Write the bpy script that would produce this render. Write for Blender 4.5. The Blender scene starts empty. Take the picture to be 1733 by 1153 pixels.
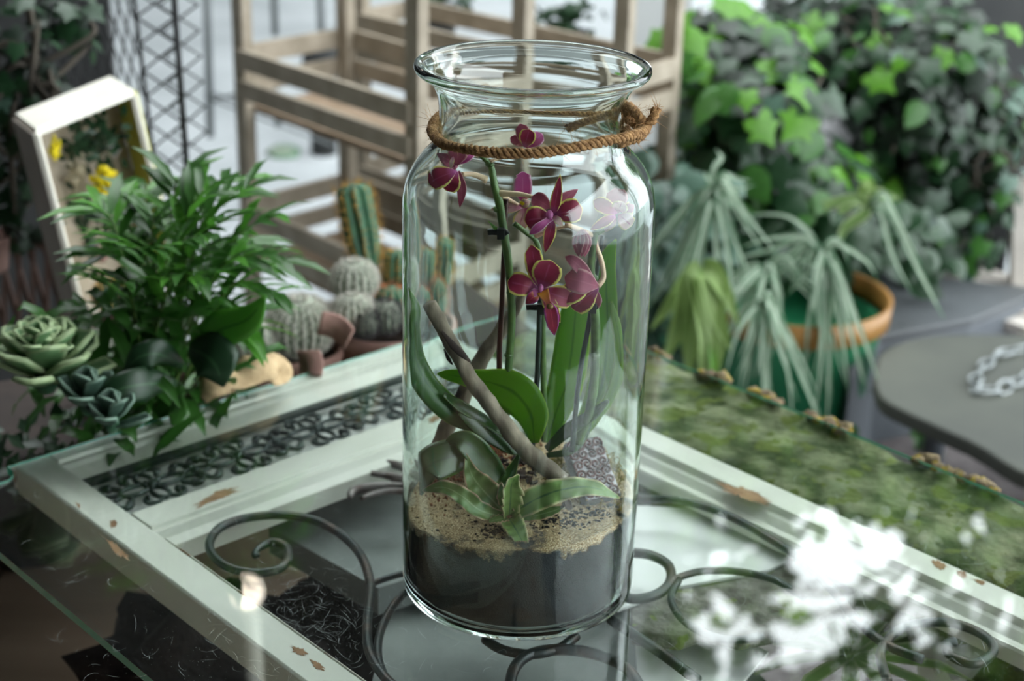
import bpy, math, random
import numpy as np
from mathutils import Vector, Matrix, noise
random.seed(7)
V = Vector
PI = math.pi
C = bpy.context.scene.collection
SC = bpy.context.scene

# ------------------------------------------------------------------ camera
PITCH, ROLL = 0.389233882, 0.02656288
CAM = V((0, -1.18246, 0.712324)); F_PX = 2641.38; W_, H_ = 1733, 1153
FW = V((0, math.cos(PITCH), -math.sin(PITCH)))
_R = V((1, 0, 0)); _U = _R.cross(FW)
RT = math.cos(ROLL)*_R + math.sin(ROLL)*_U
UP = -math.sin(ROLL)*_R + math.cos(ROLL)*_U
cd = bpy.data.cameras.new('camera'); cam = bpy.data.objects.new('camera', cd); C.objects.link(cam)
m = Matrix((RT, UP, -FW)).transposed().to_4x4(); m.translation = CAM; cam.matrix_world = m
cd.sensor_width = 36; cd.lens = F_PX/W_*36; cd.clip_start = .02; cd.clip_end = 200
cd.dof.use_dof = True; cd.dof.focus_distance = 1.19; cd.dof.aperture_fstop = cd.lens/1000/0.0115
cd.dof.aperture_blades = 8
SC.camera = cam
# ------------------------------------------------------------------ world, exposure
SC.view_settings.view_transform = 'Standard'; SC.view_settings.look = 'None'
SC.view_settings.gamma = 1; SC.view_settings.use_curve_mapping = False
SC.view_settings.exposure = 0.36
w = bpy.data.worlds.new('overcast_sky'); SC.world = w; w.use_nodes = True
nt = w.node_tree; bg = nt.nodes['Background']
tc = nt.nodes.new('ShaderNodeTexCoord'); sx = nt.nodes.new('ShaderNodeSeparateXYZ'); rp = nt.nodes.new('ShaderNodeValToRGB')
nt.links.new(tc.outputs['Generated'], sx.inputs[0]); nt.links.new(sx.outputs['Z'], rp.inputs[0])
rp.color_ramp.elements[0].color = (.80, .86, .92, 1); rp.color_ramp.elements[0].position = 0.0
rp.color_ramp.elements[1].color = (.93, .97, 1, 1); rp.color_ramp.elements[1].position = .5
nt.links.new(rp.outputs[0], bg.inputs[0]); bg.inputs[1].default_value = 5.0
cy = SC.cycles
cy.max_bounces = 20; cy.transmission_bounces = 18; cy.transparent_max_bounces = 16
cy.diffuse_bounces = 3; cy.glossy_bounces = 6; cy.sample_clamp_indirect = 8; cy.blur_glossy = 0.3
try: cy.use_denoising = True
except Exception: pass

# ------------------------------------------------------------------ measuring helpers
def ray(px, py): return FW + RT*((px-W_/2)/F_PX) - UP*((py-H_/2)/F_PX)
def gz(px, py, z):
    d = ray(px, py); return CAM + d*((z-CAM.z)/d.z)
def gy(px, py, y):
    d = ray(px, py); return CAM + d*((y-CAM.y)/d.y)
def lin(h):
    h = h.lstrip('#'); o = []
    for i in (0, 2, 4):
        c = int(h[i:i+2], 16)/255; o.append(c/12.92 if c <= .04045 else ((c+.055)/1.055)**2.4)
    return (*o, 1)
# frame of the old door: u along its short side, v along its length
_a = math.radians((45.7357-48.9115+90)/2)
UD = V((math.cos(_a), math.sin(_a), 0)); VD = V((math.sin(_a), -math.cos(_a), 0)); O0 = V((-.48446, .19594, 0))
def uv(u, v, z=0): return O0 + UD*u + VD*v + V((0, 0, z))

# ------------------------------------------------------------------ materials
MATS = {}
def nodes(m): return m.node_tree.nodes, m.node_tree.links
def newmat(name):
    m = bpy.data.materials.new(name); m.use_nodes = True; MATS[name] = m
    return m, *nodes(m)
def pm(name, c1, c2=None, scale=20, rough=.6, bump=0, bscale=None, spec=.5, lo=.35, hi=.65, stretch=(1, 1, 1), metal=0, detail=6, third=None, tpos=.62, tscale=None, coat=0):
    m, N, L = newmat(name); b = N['Principled BSDF']
    b.inputs['Roughness'].default_value = rough; b.inputs['Specular IOR Level'].default_value = spec
    b.inputs['Metallic'].default_value = metal; b.inputs['Coat Weight'].default_value = coat
    b.inputs['Base Color'].default_value = lin(c1)
    t = N.new('ShaderNodeTexCoord'); mp = N.new('ShaderNodeMapping'); mp.inputs['Scale'].default_value = stretch
    L.new(t.outputs['Object'], mp.inputs[0])
    if c2:
        n = N.new('ShaderNodeTexNoise'); n.inputs['Scale'].default_value = scale; n.inputs['Detail'].default_value = detail
        L.new(mp.outputs[0], n.inputs[0])
        r = N.new('ShaderNodeValToRGB'); e = r.color_ramp.elements
        e[0].position = lo; e[0].color = lin(c1); e[1].position = hi; e[1].color = lin(c2)
        L.new(n.outputs[0], r.inputs[0]); src = r.outputs[0]
        if third:
            n3 = N.new('ShaderNodeTexNoise'); n3.inputs['Scale'].default_value = tscale or scale*.4; n3.inputs['Detail'].default_value = 8
            mp3 = N.new('ShaderNodeMapping'); mp3.inputs['Location'].default_value = (3.1, 1.7, .4); L.new(t.outputs['Object'], mp3.inputs[0]); L.new(mp3.outputs[0], n3.inputs[0])
            r3 = N.new('ShaderNodeValToRGB'); r3.color_ramp.elements[0].position = tpos; r3.color_ramp.elements[1].position = tpos+.015
            r3.color_ramp.elements[0].color = (0, 0, 0, 1); r3.color_ramp.elements[1].color = (1, 1, 1, 1); L.new(n3.outputs[0], r3.inputs[0])
            mx = N.new('ShaderNodeMix'); mx.data_type = 'RGBA'; L.new(r3.outputs[0], mx.inputs[0]); L.new(src, mx.inputs[6]); mx.inputs[7].default_value = lin(third); src = mx.outputs[2]
        L.new(src, b.inputs['Base Color'])
    if bump:
        n2 = N.new('ShaderNodeTexNoise'); n2.inputs['Scale'].default_value = bscale or scale*2; n2.inputs['Detail'].default_value = 8
        L.new(mp.outputs[0], n2.inputs[0]); bp = N.new('ShaderNodeBump'); bp.inputs['Strength'].default_value = 1; bp.inputs['Distance'].default_value = bump
        L.new(n2.outputs[0], bp.inputs['Height']); L.new(bp.outputs[0], b.inputs['Normal'])
    return m
def leafmat(name, mid, edge=None, e0=.75, e1=.95, vein=None, trans=.35, rough=.35, spot=None, ns=60, base=None, bl=.25, streak=0):
    """leaf or petal: colour runs from the middle to the rim (attribute rim), light passes through"""
    m, N, L = newmat(name); b = N['Principled BSDF']; b.inputs['Roughness'].default_value = rough
    a = N.new('ShaderNodeAttribute'); a.attribute_name = 'rim'
    r = N.new('ShaderNodeValToRGB'); e = r.color_ramp.elements
    n = N.new('ShaderNodeTexNoise'); n.inputs['Scale'].default_value = ns; t = N.new('ShaderNodeTexCoord'); L.new(t.outputs['Object'], n.inputs[0])
    ad = N.new('ShaderNodeMath'); ad.operation = 'MULTIPLY_ADD'; ad.inputs[1].default_value = .22; L.new(n.outputs[0], ad.inputs[0]); L.new(a.outputs['Fac'], ad.inputs[2])
    sb = N.new('ShaderNodeMath'); sb.operation = 'SUBTRACT'; sb.inputs[1].default_value = .11; L.new(ad.outputs[0], sb.inputs[0])
    L.new(sb.outputs[0], r.inputs[0])
    cm, ce = lin(mid), lin(edge or mid)
    e[0].color = lin(vein) if vein else cm; e[0].position = 0.0 if vein else .3
    e[1].color = ce; e[1].position = e1
    k = r.color_ramp.elements.new(e0); k.color = cm
    if vein: k = r.color_ramp.elements.new(.10); k.color = cm
    src = r.outputs[0]
    if base:
        a2 = N.new('ShaderNodeAttribute'); a2.attribute_name = 'along'
        mr = N.new('ShaderNodeMapRange'); mr.inputs[1].default_value = 0; mr.inputs[2].default_value = bl; mr.inputs[3].default_value = 1; mr.inputs[4].default_value = 0
        L.new(a2.outputs['Fac'], mr.inputs[0]); mx = N.new('ShaderNodeMix'); mx.data_type = 'RGBA'
        L.new(mr.outputs[0], mx.inputs[0]); L.new(src, mx.inputs[6]); mx.inputs[7].default_value = lin(base); src = mx.outputs[2]
    n2 = N.new('ShaderNodeTexNoise'); n2.inputs['Scale'].default_value = ns*.5; L.new(t.outputs['Object'], n2.inputs[0])
    hs = N.new('ShaderNodeHueSaturation'); L.new(src, hs.inputs['Color'])
    mr2 = N.new('ShaderNodeMapRange'); mr2.inputs[3].default_value = .65; mr2.inputs[4].default_value = 1.35; L.new(n2.outputs[0], mr2.inputs[0]); L.new(mr2.outputs[0], hs.inputs['Value'])
    src = hs.outputs[0]
    L.new(src, b.inputs['Base Color'])
    tr = N.new('ShaderNodeBsdfTranslucent'); L.new(src, tr.inputs[0])
    mxs = N.new('ShaderNodeMixShader'); mxs.inputs[0].default_value = trans
    L.new(b.outputs[0], mxs.inputs[1]); L.new(tr.outputs[0], mxs.inputs[2]); L.new(mxs.outputs[0], N['Material Output'].inputs[0])
    return m
def glassmat(name, col, rough=0, ior=1.5, wav=0, wscale=8):
    m, N, L = newmat(name); N.remove(N['Principled BSDF'])
    g = N.new('ShaderNodeBsdfGlass'); g.inputs[0].default_value = col; g.inputs[1].default_value = rough; g.inputs[2].default_value = ior
    L.new(g.outputs[0], N['Material Output'].inputs[0])
    if wav:
        t = N.new('ShaderNodeTexCoord'); n = N.new('ShaderNodeTexNoise'); n.inputs['Scale'].default_value = wscale; n.inputs['Detail'].default_value = 1
        mp = N.new('ShaderNodeMapping'); mp.inputs['Scale'].default_value = (1, 1, 1.6); L.new(t.outputs['Object'], mp.inputs[0]); L.new(mp.outputs[0], n.inputs[0])
        bp = N.new('ShaderNodeBump'); bp.inputs['Distance'].default_value = wav; L.new(n.outputs[0], bp.inputs['Height']); L.new(bp.outputs[0], g.inputs['Normal'])
    return m
def mixtrans(name, col, fac, rough=.5):
    m, N, L = newmat(name); b = N['Principled BSDF']; b.inputs['Base Color'].default_value = col; b.inputs['Roughness'].default_value = rough
    t = N.new('ShaderNodeBsdfTransparent'); x = N.new('ShaderNodeMixShader'); x.inputs[0].default_value = fac
    L.new(t.outputs[0], x.inputs[1]); L.new(b.outputs[0], x.inputs[2]); L.new(x.outputs[0], N['Material Output'].inputs[0]); return m
def emit(name, col, s):
    m, N, L = newmat(name); b = N['Principled BSDF']; b.inputs['Emission Color'].default_value = col; b.inputs['Emission Strength'].default_value = s; return m

# ------------------------------------------------------------------ mesh builder
ROOT = {}
class MB:
    def __init__(s): s.v = []; s.f = []; s.m = []; s.rim = []; s.al = []
    def add(s, vs, fs, mi=0, rim=None, al=None):
        o = len(s.v); s.v += [tuple(x) for x in vs]; s.f += [tuple(i+o for i in f) for f in fs]; s.m += [mi]*len(fs)
        s.rim += list(rim) if rim else [0.0]*len(vs); s.al += list(al) if al else [0.0]*len(vs)
        return s
    def box(s, c, ax, ay, az, mi=0):
        c, ax, ay, az = V(c), V(ax), V(ay), V(az); vs = [c + ax*i + ay*j + az*k for i in (-.5, .5) for j in (-.5, .5) for k in (-.5, .5)]
        fs = [(0, 1, 3, 2), (4, 6, 7, 5), (0, 4, 5, 1), (2, 3, 7, 6), (0, 2, 6, 4), (1, 5, 7, 3)]
        if ax.cross(ay).dot(az) < 0: fs = [f[::-1] for f in fs]
        return s.add(vs, fs, mi)
    def bar(s, a, b, w, h, up=(0, 0, 1), mi=0):
        a, b = V(a), V(b); d = b-a; sd = d.cross(V(up)).normalized(); u2 = sd.cross(d).normalized()
        return s.box((a+b)/2, d, sd*w, u2*h, mi)
    def tube(s, pts, r, n=8, mi=0, cap=True, wob=0, squash=1):
        pts = [V(p) for p in pts]; k = len(pts); rr = list(r) if isinstance(r, (list, tuple)) else [r]*k
        if len(rr) != k: rr = interp(rr, k)
        T = [(pts[min(i+1, k-1)]-pts[max(i-1, 0)]).normalized() for i in range(k)]
        x = T[0].orthogonal().normalized(); vs = []; al = []
        for i in range(k):
            x = (x - T[i]*x.dot(T[i])).normalized(); y = T[i].cross(x)
            for j in range(n):
                a = 2*PI*j/n; q = rr[i]*(1 + (wob*noise.noise(pts[i]*120 + V((math.cos(a)*1.5, math.sin(a)*1.5, 0))) if wob else 0))
                vs.append(pts[i] + x*math.cos(a)*q + y*math.sin(a)*q*squash); al.append(i/(k-1))
        fs = [(i*n+j, i*n+(j+1) % n, (i+1)*n+(j+1) % n, (i+1)*n+j) for i in range(k-1) for j in range(n)]
        if cap: fs += [tuple(range(n-1, -1, -1)), tuple((k-1)*n+j for j in range(n))]
        return s.add(vs, fs, mi, al=al)
    def lathe(s, prof, c=(0, 0, 0), n=32, mi=0, closed=False, cap=False, fn=None):
        c = V(c); k = len(prof); vs = []
        for r, z in prof:
            for j in range(n):
                a = 2*PI*j/n; q = r*(fn(a, z) if fn else 1); vs.append(c + V((q*math.cos(a), q*math.sin(a), z)))
        R = range(k if closed else k-1)
        fs = [(i*n+j, i*n+(j+1) % n, ((i+1) % k)*n+(j+1) % n, ((i+1) % k)*n+j) for i in R for j in range(n)]
        if cap: fs += [tuple(range(n-1, -1, -1)), tuple((k-1)*n+j for j in range(n))]
        return s.add(vs, fs, mi)
    def ball(s, c, r, n=12, m=8, mi=0, nz=0, ns=8, rot=None):
        r = V(r) if isinstance(r, (tuple, list, Vector)) else V((r, r, r)); c = V(c); vs = []; fs = []
        for i in range(m+1):
            th = PI*i/m
            for j in range(n):
                a = 2*PI*j/n; d = V((math.sin(th)*math.cos(a), math.sin(th)*math.sin(a), math.cos(th)))
                p = V((d.x*r.x, d.y*r.y, d.z*r.z))*(1 + (nz*noise.noise(d*ns*.5+c*31) if nz else 0))
                vs.append(c + (rot @ p if rot else p))
        for i in range(m):
            for j in range(n): fs.append((i*n+j, (i+1)*n+j, (i+1)*n+(j+1) % n, i*n+(j+1) % n))
        return s.add(vs, fs, mi)
    def leaf(s, pts, ws, nrm, nx=4, cup=0, wav=0, wf=9, mi=0, twist=0):
        """leaf blade along pts, half widths ws, surface normal nrm"""
        pts = [V(p) for p in pts]; k = len(pts); ws = ws if len(ws) == k else interp(ws, k); nrm = V(nrm); vs = []; rim = []; al = []; ph = random.random()*6
        for i in range(k):
            t = (pts[min(i+1, k-1)]-pts[max(i-1, 0)]).normalized(); sd = t.cross(nrm)
            if sd.length < 1e-6: sd = t.orthogonal()
            sd.normalize(); n2 = sd.cross(t).normalized()
            if twist:
                q = Matrix.Rotation(twist*i/(k-1), 3, t); sd = q @ sd; n2 = q @ n2
            for j in range(nx+1):
                x = -1+2*j/nx; e = ws[i]
                vs.append(pts[i] + sd*(x*e) + n2*(cup*e*x*x + (wav*e*abs(x)**2*math.sin(wf*PI*2*i/(k-1)+ph+(1.5 if x > 0 else 0)) if wav else 0)))
                rim.append(max(abs(x), 0 if i < k-1 else 1, max(0, (i/(k-1)-.85)/.15))); al.append(i/(k-1))
        q = nx+1
        fs = [(i*q+j, i*q+j+1, (i+1)*q+j+1, (i+1)*q+j) for i in range(k-1) for j in range(nx)]
        return s.add(vs, fs, mi, rim, al)
    def poly(s, pts, z0, z1, mt=0, ms=0):
        n = len(pts); vs = [V((p[0], p[1], z1)) for p in pts]+[V((p[0], p[1], z0)) for p in pts]
        a = sum(pts[i][0]*pts[(i+1) % n][1]-pts[(i+1) % n][0]*pts[i][1] for i in range(n))
        top = tuple(range(n)); bot = tuple(range(2*n-1, n-1, -1)); side = [(i, n+i, n+(i+1) % n, (i+1) % n) for i in range(n)]
        if a < 0: top = top[::-1]; bot = bot[::-1]; side = [f[::-1] for f in side]
        s.add(vs, [top, bot], mt); o = len(s.v)-2*n
        s.f += [tuple(i+o for i in f) for f in side]; s.m += [ms]*n
        return s
    def build(s, name, mats, parent=None, smooth=True, kind=None, label=None, loc=None, sol=0, sub=0, bev=0):
        me = bpy.data.meshes.new(name); org = V(loc) if loc is not None else (ROOT.get(parent.name, V()) if parent else V())
        me.from_pydata([tuple(V(x)-org) for x in s.v], [], s.f)
        ms = mats if isinstance(mats, (list, tuple)) else [mats]
        for q in ms: me.materials.append(MATS[q] if isinstance(q, str) else q)
        me.polygons.foreach_set('material_index', s.m); me.polygons.foreach_set('use_smooth', [smooth]*len(s.f))
        if any(s.rim):
            a = me.attributes.new('rim', 'FLOAT', 'POINT'); a.data.foreach_set('value', s.rim)
        if any(s.al):
            a = me.attributes.new('along', 'FLOAT', 'POINT'); a.data.foreach_set('value', s.al)
        me.update()
        o = bpy.data.objects.new(name, me); C.objects.link(o)
        if parent: o.parent = parent; o.location = org - ROOT.get(parent.name, V())
        else: o.location = org
        ROOT[o.name] = org
        if kind: o['kind'] = kind
        if label: o['label'] = label
        if sol: md = o.modifiers.new('thick', 'SOLIDIFY'); md.thickness = sol; md.offset = 0
        if bev: md = o.modifiers.new('bevel', 'BEVEL'); md.width = bev; md.segments = 2
        if sub: md = o.modifiers.new('sub', 'SUBSURF'); md.levels = sub; md.render_levels = sub
        return o
def tag(o, label, cat, group=None, kind=None):
    o['label'] = label; o['category'] = cat
    if group: o['group'] = group
    if kind: o['kind'] = kind
    return o
def thing(name, loc, label, cat, group=None):
    o = bpy.data.objects.new(name, None); C.objects.link(o); o.location = loc; o.empty_display_size = .05; ROOT[o.name] = V(loc); return tag(o, label, cat, group)
def inst(src, parent, loc, rot, sc):
    """a copy of a part, sharing its mesh"""
    c = src.copy(); C.objects.link(c); c.parent = parent; c.location = V(loc)-(ROOT.get(parent.name, V()) if parent else V())
    c.rotation_mode = 'QUATERNION'; c.rotation_quaternion = rot; c.scale = (sc, sc, sc) if not isinstance(sc, (tuple, list)) else sc
    ROOT[c.name] = V(loc); return c
def spl(P, n=6):
    """Catmull-Rom through points"""
    P = [V(p) for p in P]; Q = [P[0]*2-P[1]]+P+[P[-1]*2-P[-2]]; o = []
    for i in range(1, len(Q)-2):
        for k in range(n):
            t = k/n; a, b, c, d = Q[i-1], Q[i], Q[i+1], Q[i+2]
            o.append(.5*((2*b)+(c-a)*t+(2*a-5*b+4*c-d)*t*t+(3*b-a-3*c+d)*t**3))
    o.append(P[-1]); return o
def interp(ws, n):
    return [float(x) for x in np.interp(np.linspace(0, 1, n), np.linspace(0, 1, len(ws)), ws)]
def quat(zdir, spin=0):
    return V(zdir).to_track_quat('Z', 'Y') @ Matrix.Rotation(spin, 3, 'Z').to_quaternion()
R = random.uniform
def rdir():
    while 1:
        p = V((R(-1, 1), R(-1, 1), R(-1, 1)))
        if .05 < p.length < 1: return p.normalized()

# ------------------------------------------------------------------ palette
pm('paving', '#9da3a5', '#b0b6b8', 3, .75, .002, 60)
pm('haze_blocker_dark', '#262423', '#312e2c', 6, .7)  # for the sheet added to cut haze in the jar
pm('dark_gravel', '#4a4546', '#5f5a5a', 40, .9, .004, 150)
pm('facade', '#747877', '#7e8280', 2, .8)
pm('pale_render', '#a9adab', '#b7bab8', 2, .8)
pm('shop_ceiling', '#3a3836', '#484542', 2, .8)
pm('shop_wall', '#2e2d2b', '#3a3937', 2, .8)
pm('dark_wall', '#2c2e2e', '#3a3b3a', 3, .8)
pm('white_paint', '#dcded0', '#e9eade', 9, .42, .0002, 60, third='#94795a', tpos=.735, tscale=16)
pm('worn_edge', '#d9d9cc', '#8e6b4a', 30, .55, .0003, 90, lo=.52, hi=.60)
pm('bare_wood', '#8b6444', '#a9825c', 60, .7, .0004, 120, stretch=(1, 1, 1))
pm('backing_board', '#eceee8', '#f4f5f0', 12, .5)
pm('green_iron', '#1f2d2b', '#33413e', 70, .38, .0004, 200, metal=.3)
pm('wrought_iron', '#3d4444', '#5c4c44', 40, .42, .0003, 150, metal=.35, lo=.45, hi=.7)
pm('rust_cast', '#54423d', '#8a8380', 60, .4, .001, 120, metal=.2)
pm('weathered_wood', '#8d857a', '#a89f92', 14, .8, .0006, 60, stretch=(1, 1, .2))
pm('crate_wood', '#8d8473', '#a59b8a', 20, .75, .0006, 60)
pm('crate_inner', '#77654f', '#8d7a66', 20, .8)
pm('bench_wood', '#2b2420', '#3a302a', 12, .8, .001, 50)
pm('brown_plank', '#86735f', '#9a8772', 6, .7, .0004, 60, stretch=(.3, 2, 1))
pm('slate', '#6e7472', '#8b918e', 9, .75, .001, 40)
pm('dark_stone', '#34322e', '#46433d', 10, .85, .002, 40)
pm('moss_stone', '#3c4a24', '#8f9472', 22, .95, .006, 90, lo=.42, hi=.66, third='#5f6b2c', tpos=.55, tscale=30)
pm('moss_bark', '#4d4032', '#7c6f4f', 60, .95, .006, 140, third='#8a7a2a', tpos=.56, tscale=60)
pm('lichen_bark', '#57534b', '#8c8a80', 45, .95, .004, 120, third='#6b7542', tpos=.58, tscale=30)
pm('paper_white', '#f0f3ef', '#f6f8f5', 10, .6)
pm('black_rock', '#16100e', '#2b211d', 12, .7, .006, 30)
pm('terracotta', '#8a6a60', '#a07f74', 30, .85, .0005, 120)
pm('dark_terracotta', '#5a463e', '#6d564c', 30, .85)
pm('burlap', '#a58e6a', '#c0a983', 90, .95, .0008, 400)
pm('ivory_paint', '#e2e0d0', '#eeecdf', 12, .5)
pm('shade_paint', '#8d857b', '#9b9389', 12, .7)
pm('chartreuse_lining', '#9ea02f', '#b3b34b', 12, .6)
pm('cork_board', '#b1a48c', '#c2b7a2', 40, .9)
pm('black_wire', '#0d0f10', rough=.45, metal=.4)
pm('grey_wire', '#6f7474', rough=.5, metal=.3)
pm('coir', '#6b4a2a', '#b08a58', 260, .9, .0012, 700, stretch=(1, 1, 1), lo=.3, hi=.7)
pm('coir_fibre', '#a9804f', rough=.7)
pm('driftwood', '#463a2e', '#968875', 22, .8, .0012, 60, stretch=(3, 3, .7), lo=.3, hi=.7)
pm('driftwood_dark', '#2c1f1a', '#403028', 30, .8, .001, 90)
pm('carved_stone', '#43201f', '#6b3c38', 120, .6, .0005, 300)
pm('stone_white', '#b5adb3', '#ddd6dc', 120, .7)
pm('stone_side', '#4b4642', '#665f58', 90, .85, .001, 160)
pm('red_granules', '#5a2a14', '#a8602c', 380, .8, .003, 420)
pm('straw_moss', '#6d6a2a', '#b59a55', 150, .95, .004, 300)
pm('bark_chip', '#2a1d16', '#4b3626', 80, .85, .001, 150)
pm('black_plastic', '#0c1110', rough=.35)
pm('red_stake', '#3a0f0c', '#55201a', 40, .4)
pm('dark_stake', '#10201a', '#1d3328', 40, .4)
pm('orchid_stem', '#3a5424', '#5c7a38', 60, .4)
pm('pedicel', '#c79a86', '#e0c8a0', 60, .5)
pm('cactus_green', '#26503a', '#3c6a48', 40, .6)
pm('cactus_pale', '#556353', '#aeb3a2', 260, .8, .001, 400, lo=.4, hi=.6)
pm('spine_white', '#c9c7bb', rough=.7)
pm('spine_gold', '#c79a45', rough=.6)
pm('spine_orange', '#c98055', rough=.6)
pm('spine_dark', '#3b3838', rough=.6)
pm('soil', '#1a1512', '#2c241e', 80, .95, .003, 150, spec=.1)
pm('zinc', '#7f8788', '#9aa1a1', 6, .45, metal=.3)
pm('zinc_dark', '#45494b', '#52575a', 5, .5)
pm('grey_plastic', '#51575c', '#5d6368', 4, .5)
pm('tub_top', '#3c403b', '#474b43', 5, .7, third=None)
pm('green_plastic', '#1f6b47', '#2a7d55', 4, .4)
pm('amber_plastic', '#805a28', '#946c34', 8, .45)
pm('light_timber', '#a7a29a', '#bab5ad', 10, .8)
pm('bark', '#3d3830', '#544e43', 10, .9)
pm('yellow_flower', '#d8c400', '#f0de20', 90, .8, .002, 200)
pm('dried_beige', '#a39a7c', '#c6bd9f', 90, .9, .002, 200)
leafmat('palm_leaf', '#3a6b2a', vein='#2c5522', trans=.3, rough=.32, ns=12)
leafmat('palm_leaf_light', '#5a9a38', vein='#43782b', trans=.35, rough=.32, ns=12)
leafmat('ivy_dark', '#1f3f24', vein='#3a5f3c', trans=.2, rough=.4, ns=10)
leafmat('ivy_mid', '#3d6f2c', vein='#5b8a44', trans=.35, rough=.38, ns=10)
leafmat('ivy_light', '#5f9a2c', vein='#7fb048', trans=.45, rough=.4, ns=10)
leafmat('ivy_grey', '#4f6b5c', vein='#7d9686', trans=.2, rough=.35, ns=10)
leafmat('tree_leaf', '#3f5f28', trans=.3, rough=.5, ns=3)
leafmat('tree_leaf_dark', '#22391d', trans=.35, rough=.5, ns=3)
leafmat('tree_leaf_light', '#64883a', trans=.35, rough=.5, ns=3)
leafmat('spider_leaf', '#a9b8a4', '#5f8a68', .45, .7, trans=.3, rough=.45, ns=30)
leafmat('spider_leaf_green', '#7a9a5a', '#a8b88c', .55, .8, trans=.35, rough=.45, ns=30)
leafmat('wilted_leaf', '#7d9a55', vein='#a3ba80', trans=.4, rough=.5, ns=14)
leafmat('orchid_leaf', '#46702a', '#7f9c3c', .9, 1.0, vein='#2a5a20', trans=.3, rough=.28, ns=20)
leafmat('orchid_leaf_back', '#76aa24', '#b4cc44', .88, 1.0, vein='#5a8a1c', trans=.7, rough=.33, ns=20)
leafmat('orchid_leaf_dark', '#304d1e', '#55702f', .9, 1.0, vein='#294219', trans=.22, rough=.25, ns=20)
leafmat('crypt_leaf', '#6d8a48', '#d0b092', .8, .95, vein='#9ab078', trans=.3, rough=.38, ns=90)
leafmat('crypt_leaf_striped', '#8aab5e', '#d6cf9a', .78, .95, vein='#547d4c', trans=.3, rough=.38, ns=90)
leafmat('petal_magenta', '#9a1f45', '#ece07c', .78, .90, vein='#b0406c', trans=.3, rough=.5, ns=200, base='#b65a9c', bl=.3)
leafmat('petal_back', '#a8506a', '#d09a9c', .8, .95, vein='#b8607a', trans=.35, rough=.55, ns=200)
leafmat('petal_pink', '#c45c9c', '#e3b9cc', .75, .95, vein='#d07ab0', trans=.4, rough=.5, ns=150)
leafmat('petal_pale', '#d9b9b4', '#d6cf8a', .75, .92, vein='#b86a8a', trans=.4, rough=.5, ns=150, base='#b14a80', bl=.4)
leafmat('petal_lip', '#9c1c3f', '#b0449a', .7, .95, vein='#c23a5a', trans=.2, rough=.45, ns=200, base='#e8a22a', bl=.45)
leafmat('succulent_leaf', '#648a5c', '#a3b98a', .7, .95, trans=.2, rough=.5, ns=20)
leafmat('succulent_dark', '#3f5a4c', '#6d8a78', .7, .95, trans=.15, rough=.45, ns=20)
JAR = glassmat('jar_glass', (.955, .99, .98, 1), 0, 1.5, wav=.0005, wscale=18)
glassmat('table_glass', (.965, .99, .98, 1), 0, 1.52)
m, N, L = newmat('glass_edge'); b = N['Principled BSDF']; b.inputs['Base Color'].default_value = lin('#5fd0b0'); b.inputs['Roughness'].default_value = .25; b.inputs['Transmission Weight'].default_value = .35
mixtrans('scratch', (.8, .95, .9, 1), .55)
mixtrans('cellophane', (.85, .88, .86, 1), .45, .1)
emit('lamp_glow', (1, .82, .66, 1), 6)

# ------------------------------------------------------------------ the setting
GZ = -.62
def st(o): o['kind'] = 'structure'; return o
st(MB().box((0, 6, GZ-.05), (26, 0, 0), (0, 26, 0), (0, 0, .1)).build('ground', 'paving', smooth=False))
st(MB().poly([(.15, .2), (3.2, -.6), (3.6, 2.6), (.5, 2.1)], GZ, GZ+.006).build('ground_gravel', 'dark_gravel', smooth=False))
st(MB().poly([(-4.4, -3.6), (3.4, -3.6), (3.2, -.6), (.15, .2), (-.1, .5), (-4.4, .5)], GZ, GZ+.005).build('ground_haze_blocker', 'haze_blocker_dark', smooth=False))  # unseen dark sheet, added so the jar mirrors less bright ground
st(MB().box((-5.34, 9.3, 3.9), (13.42, 0, 0), (0, .4, 0), (0, 0, 9)).build('wall_back', 'facade', smooth=False))
st(MB().box((-4.6, 2.5, .95), (.2, 0, 0), (0, 12, 0), (0, 0, 3.1)).build('wall_left', 'dark_wall', smooth=False))
st(MB().box((-.9, -3.6, .95), (7.4, 0, 0), (0, .2, 0), (0, 0, 3.1)).build('wall_front', 'shop_wall', smooth=False))
st(MB().box((-1.1, -1.35, 2.5), (7.0, 0, 0), (0, 4.5, 0), (0, 0, .1)).build('ceiling', 'shop_ceiling', smooth=False))
st(MB().box((-3.1, 2.25, 2.6), (3.0, 0, 0), (0, 2.7, 0), (0, 0, .1)).build('sky_blocker', 'shop_ceiling', smooth=False))  # unseen slab, added to keep sky reflections off the left jar shoulder
st(MB().box((-2.15, 5.9, 2.85), (4.1, 0, 0), (0, 5.2, 0), (0, 0, .1)).build('roof', 'shop_ceiling', smooth=False))

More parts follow.
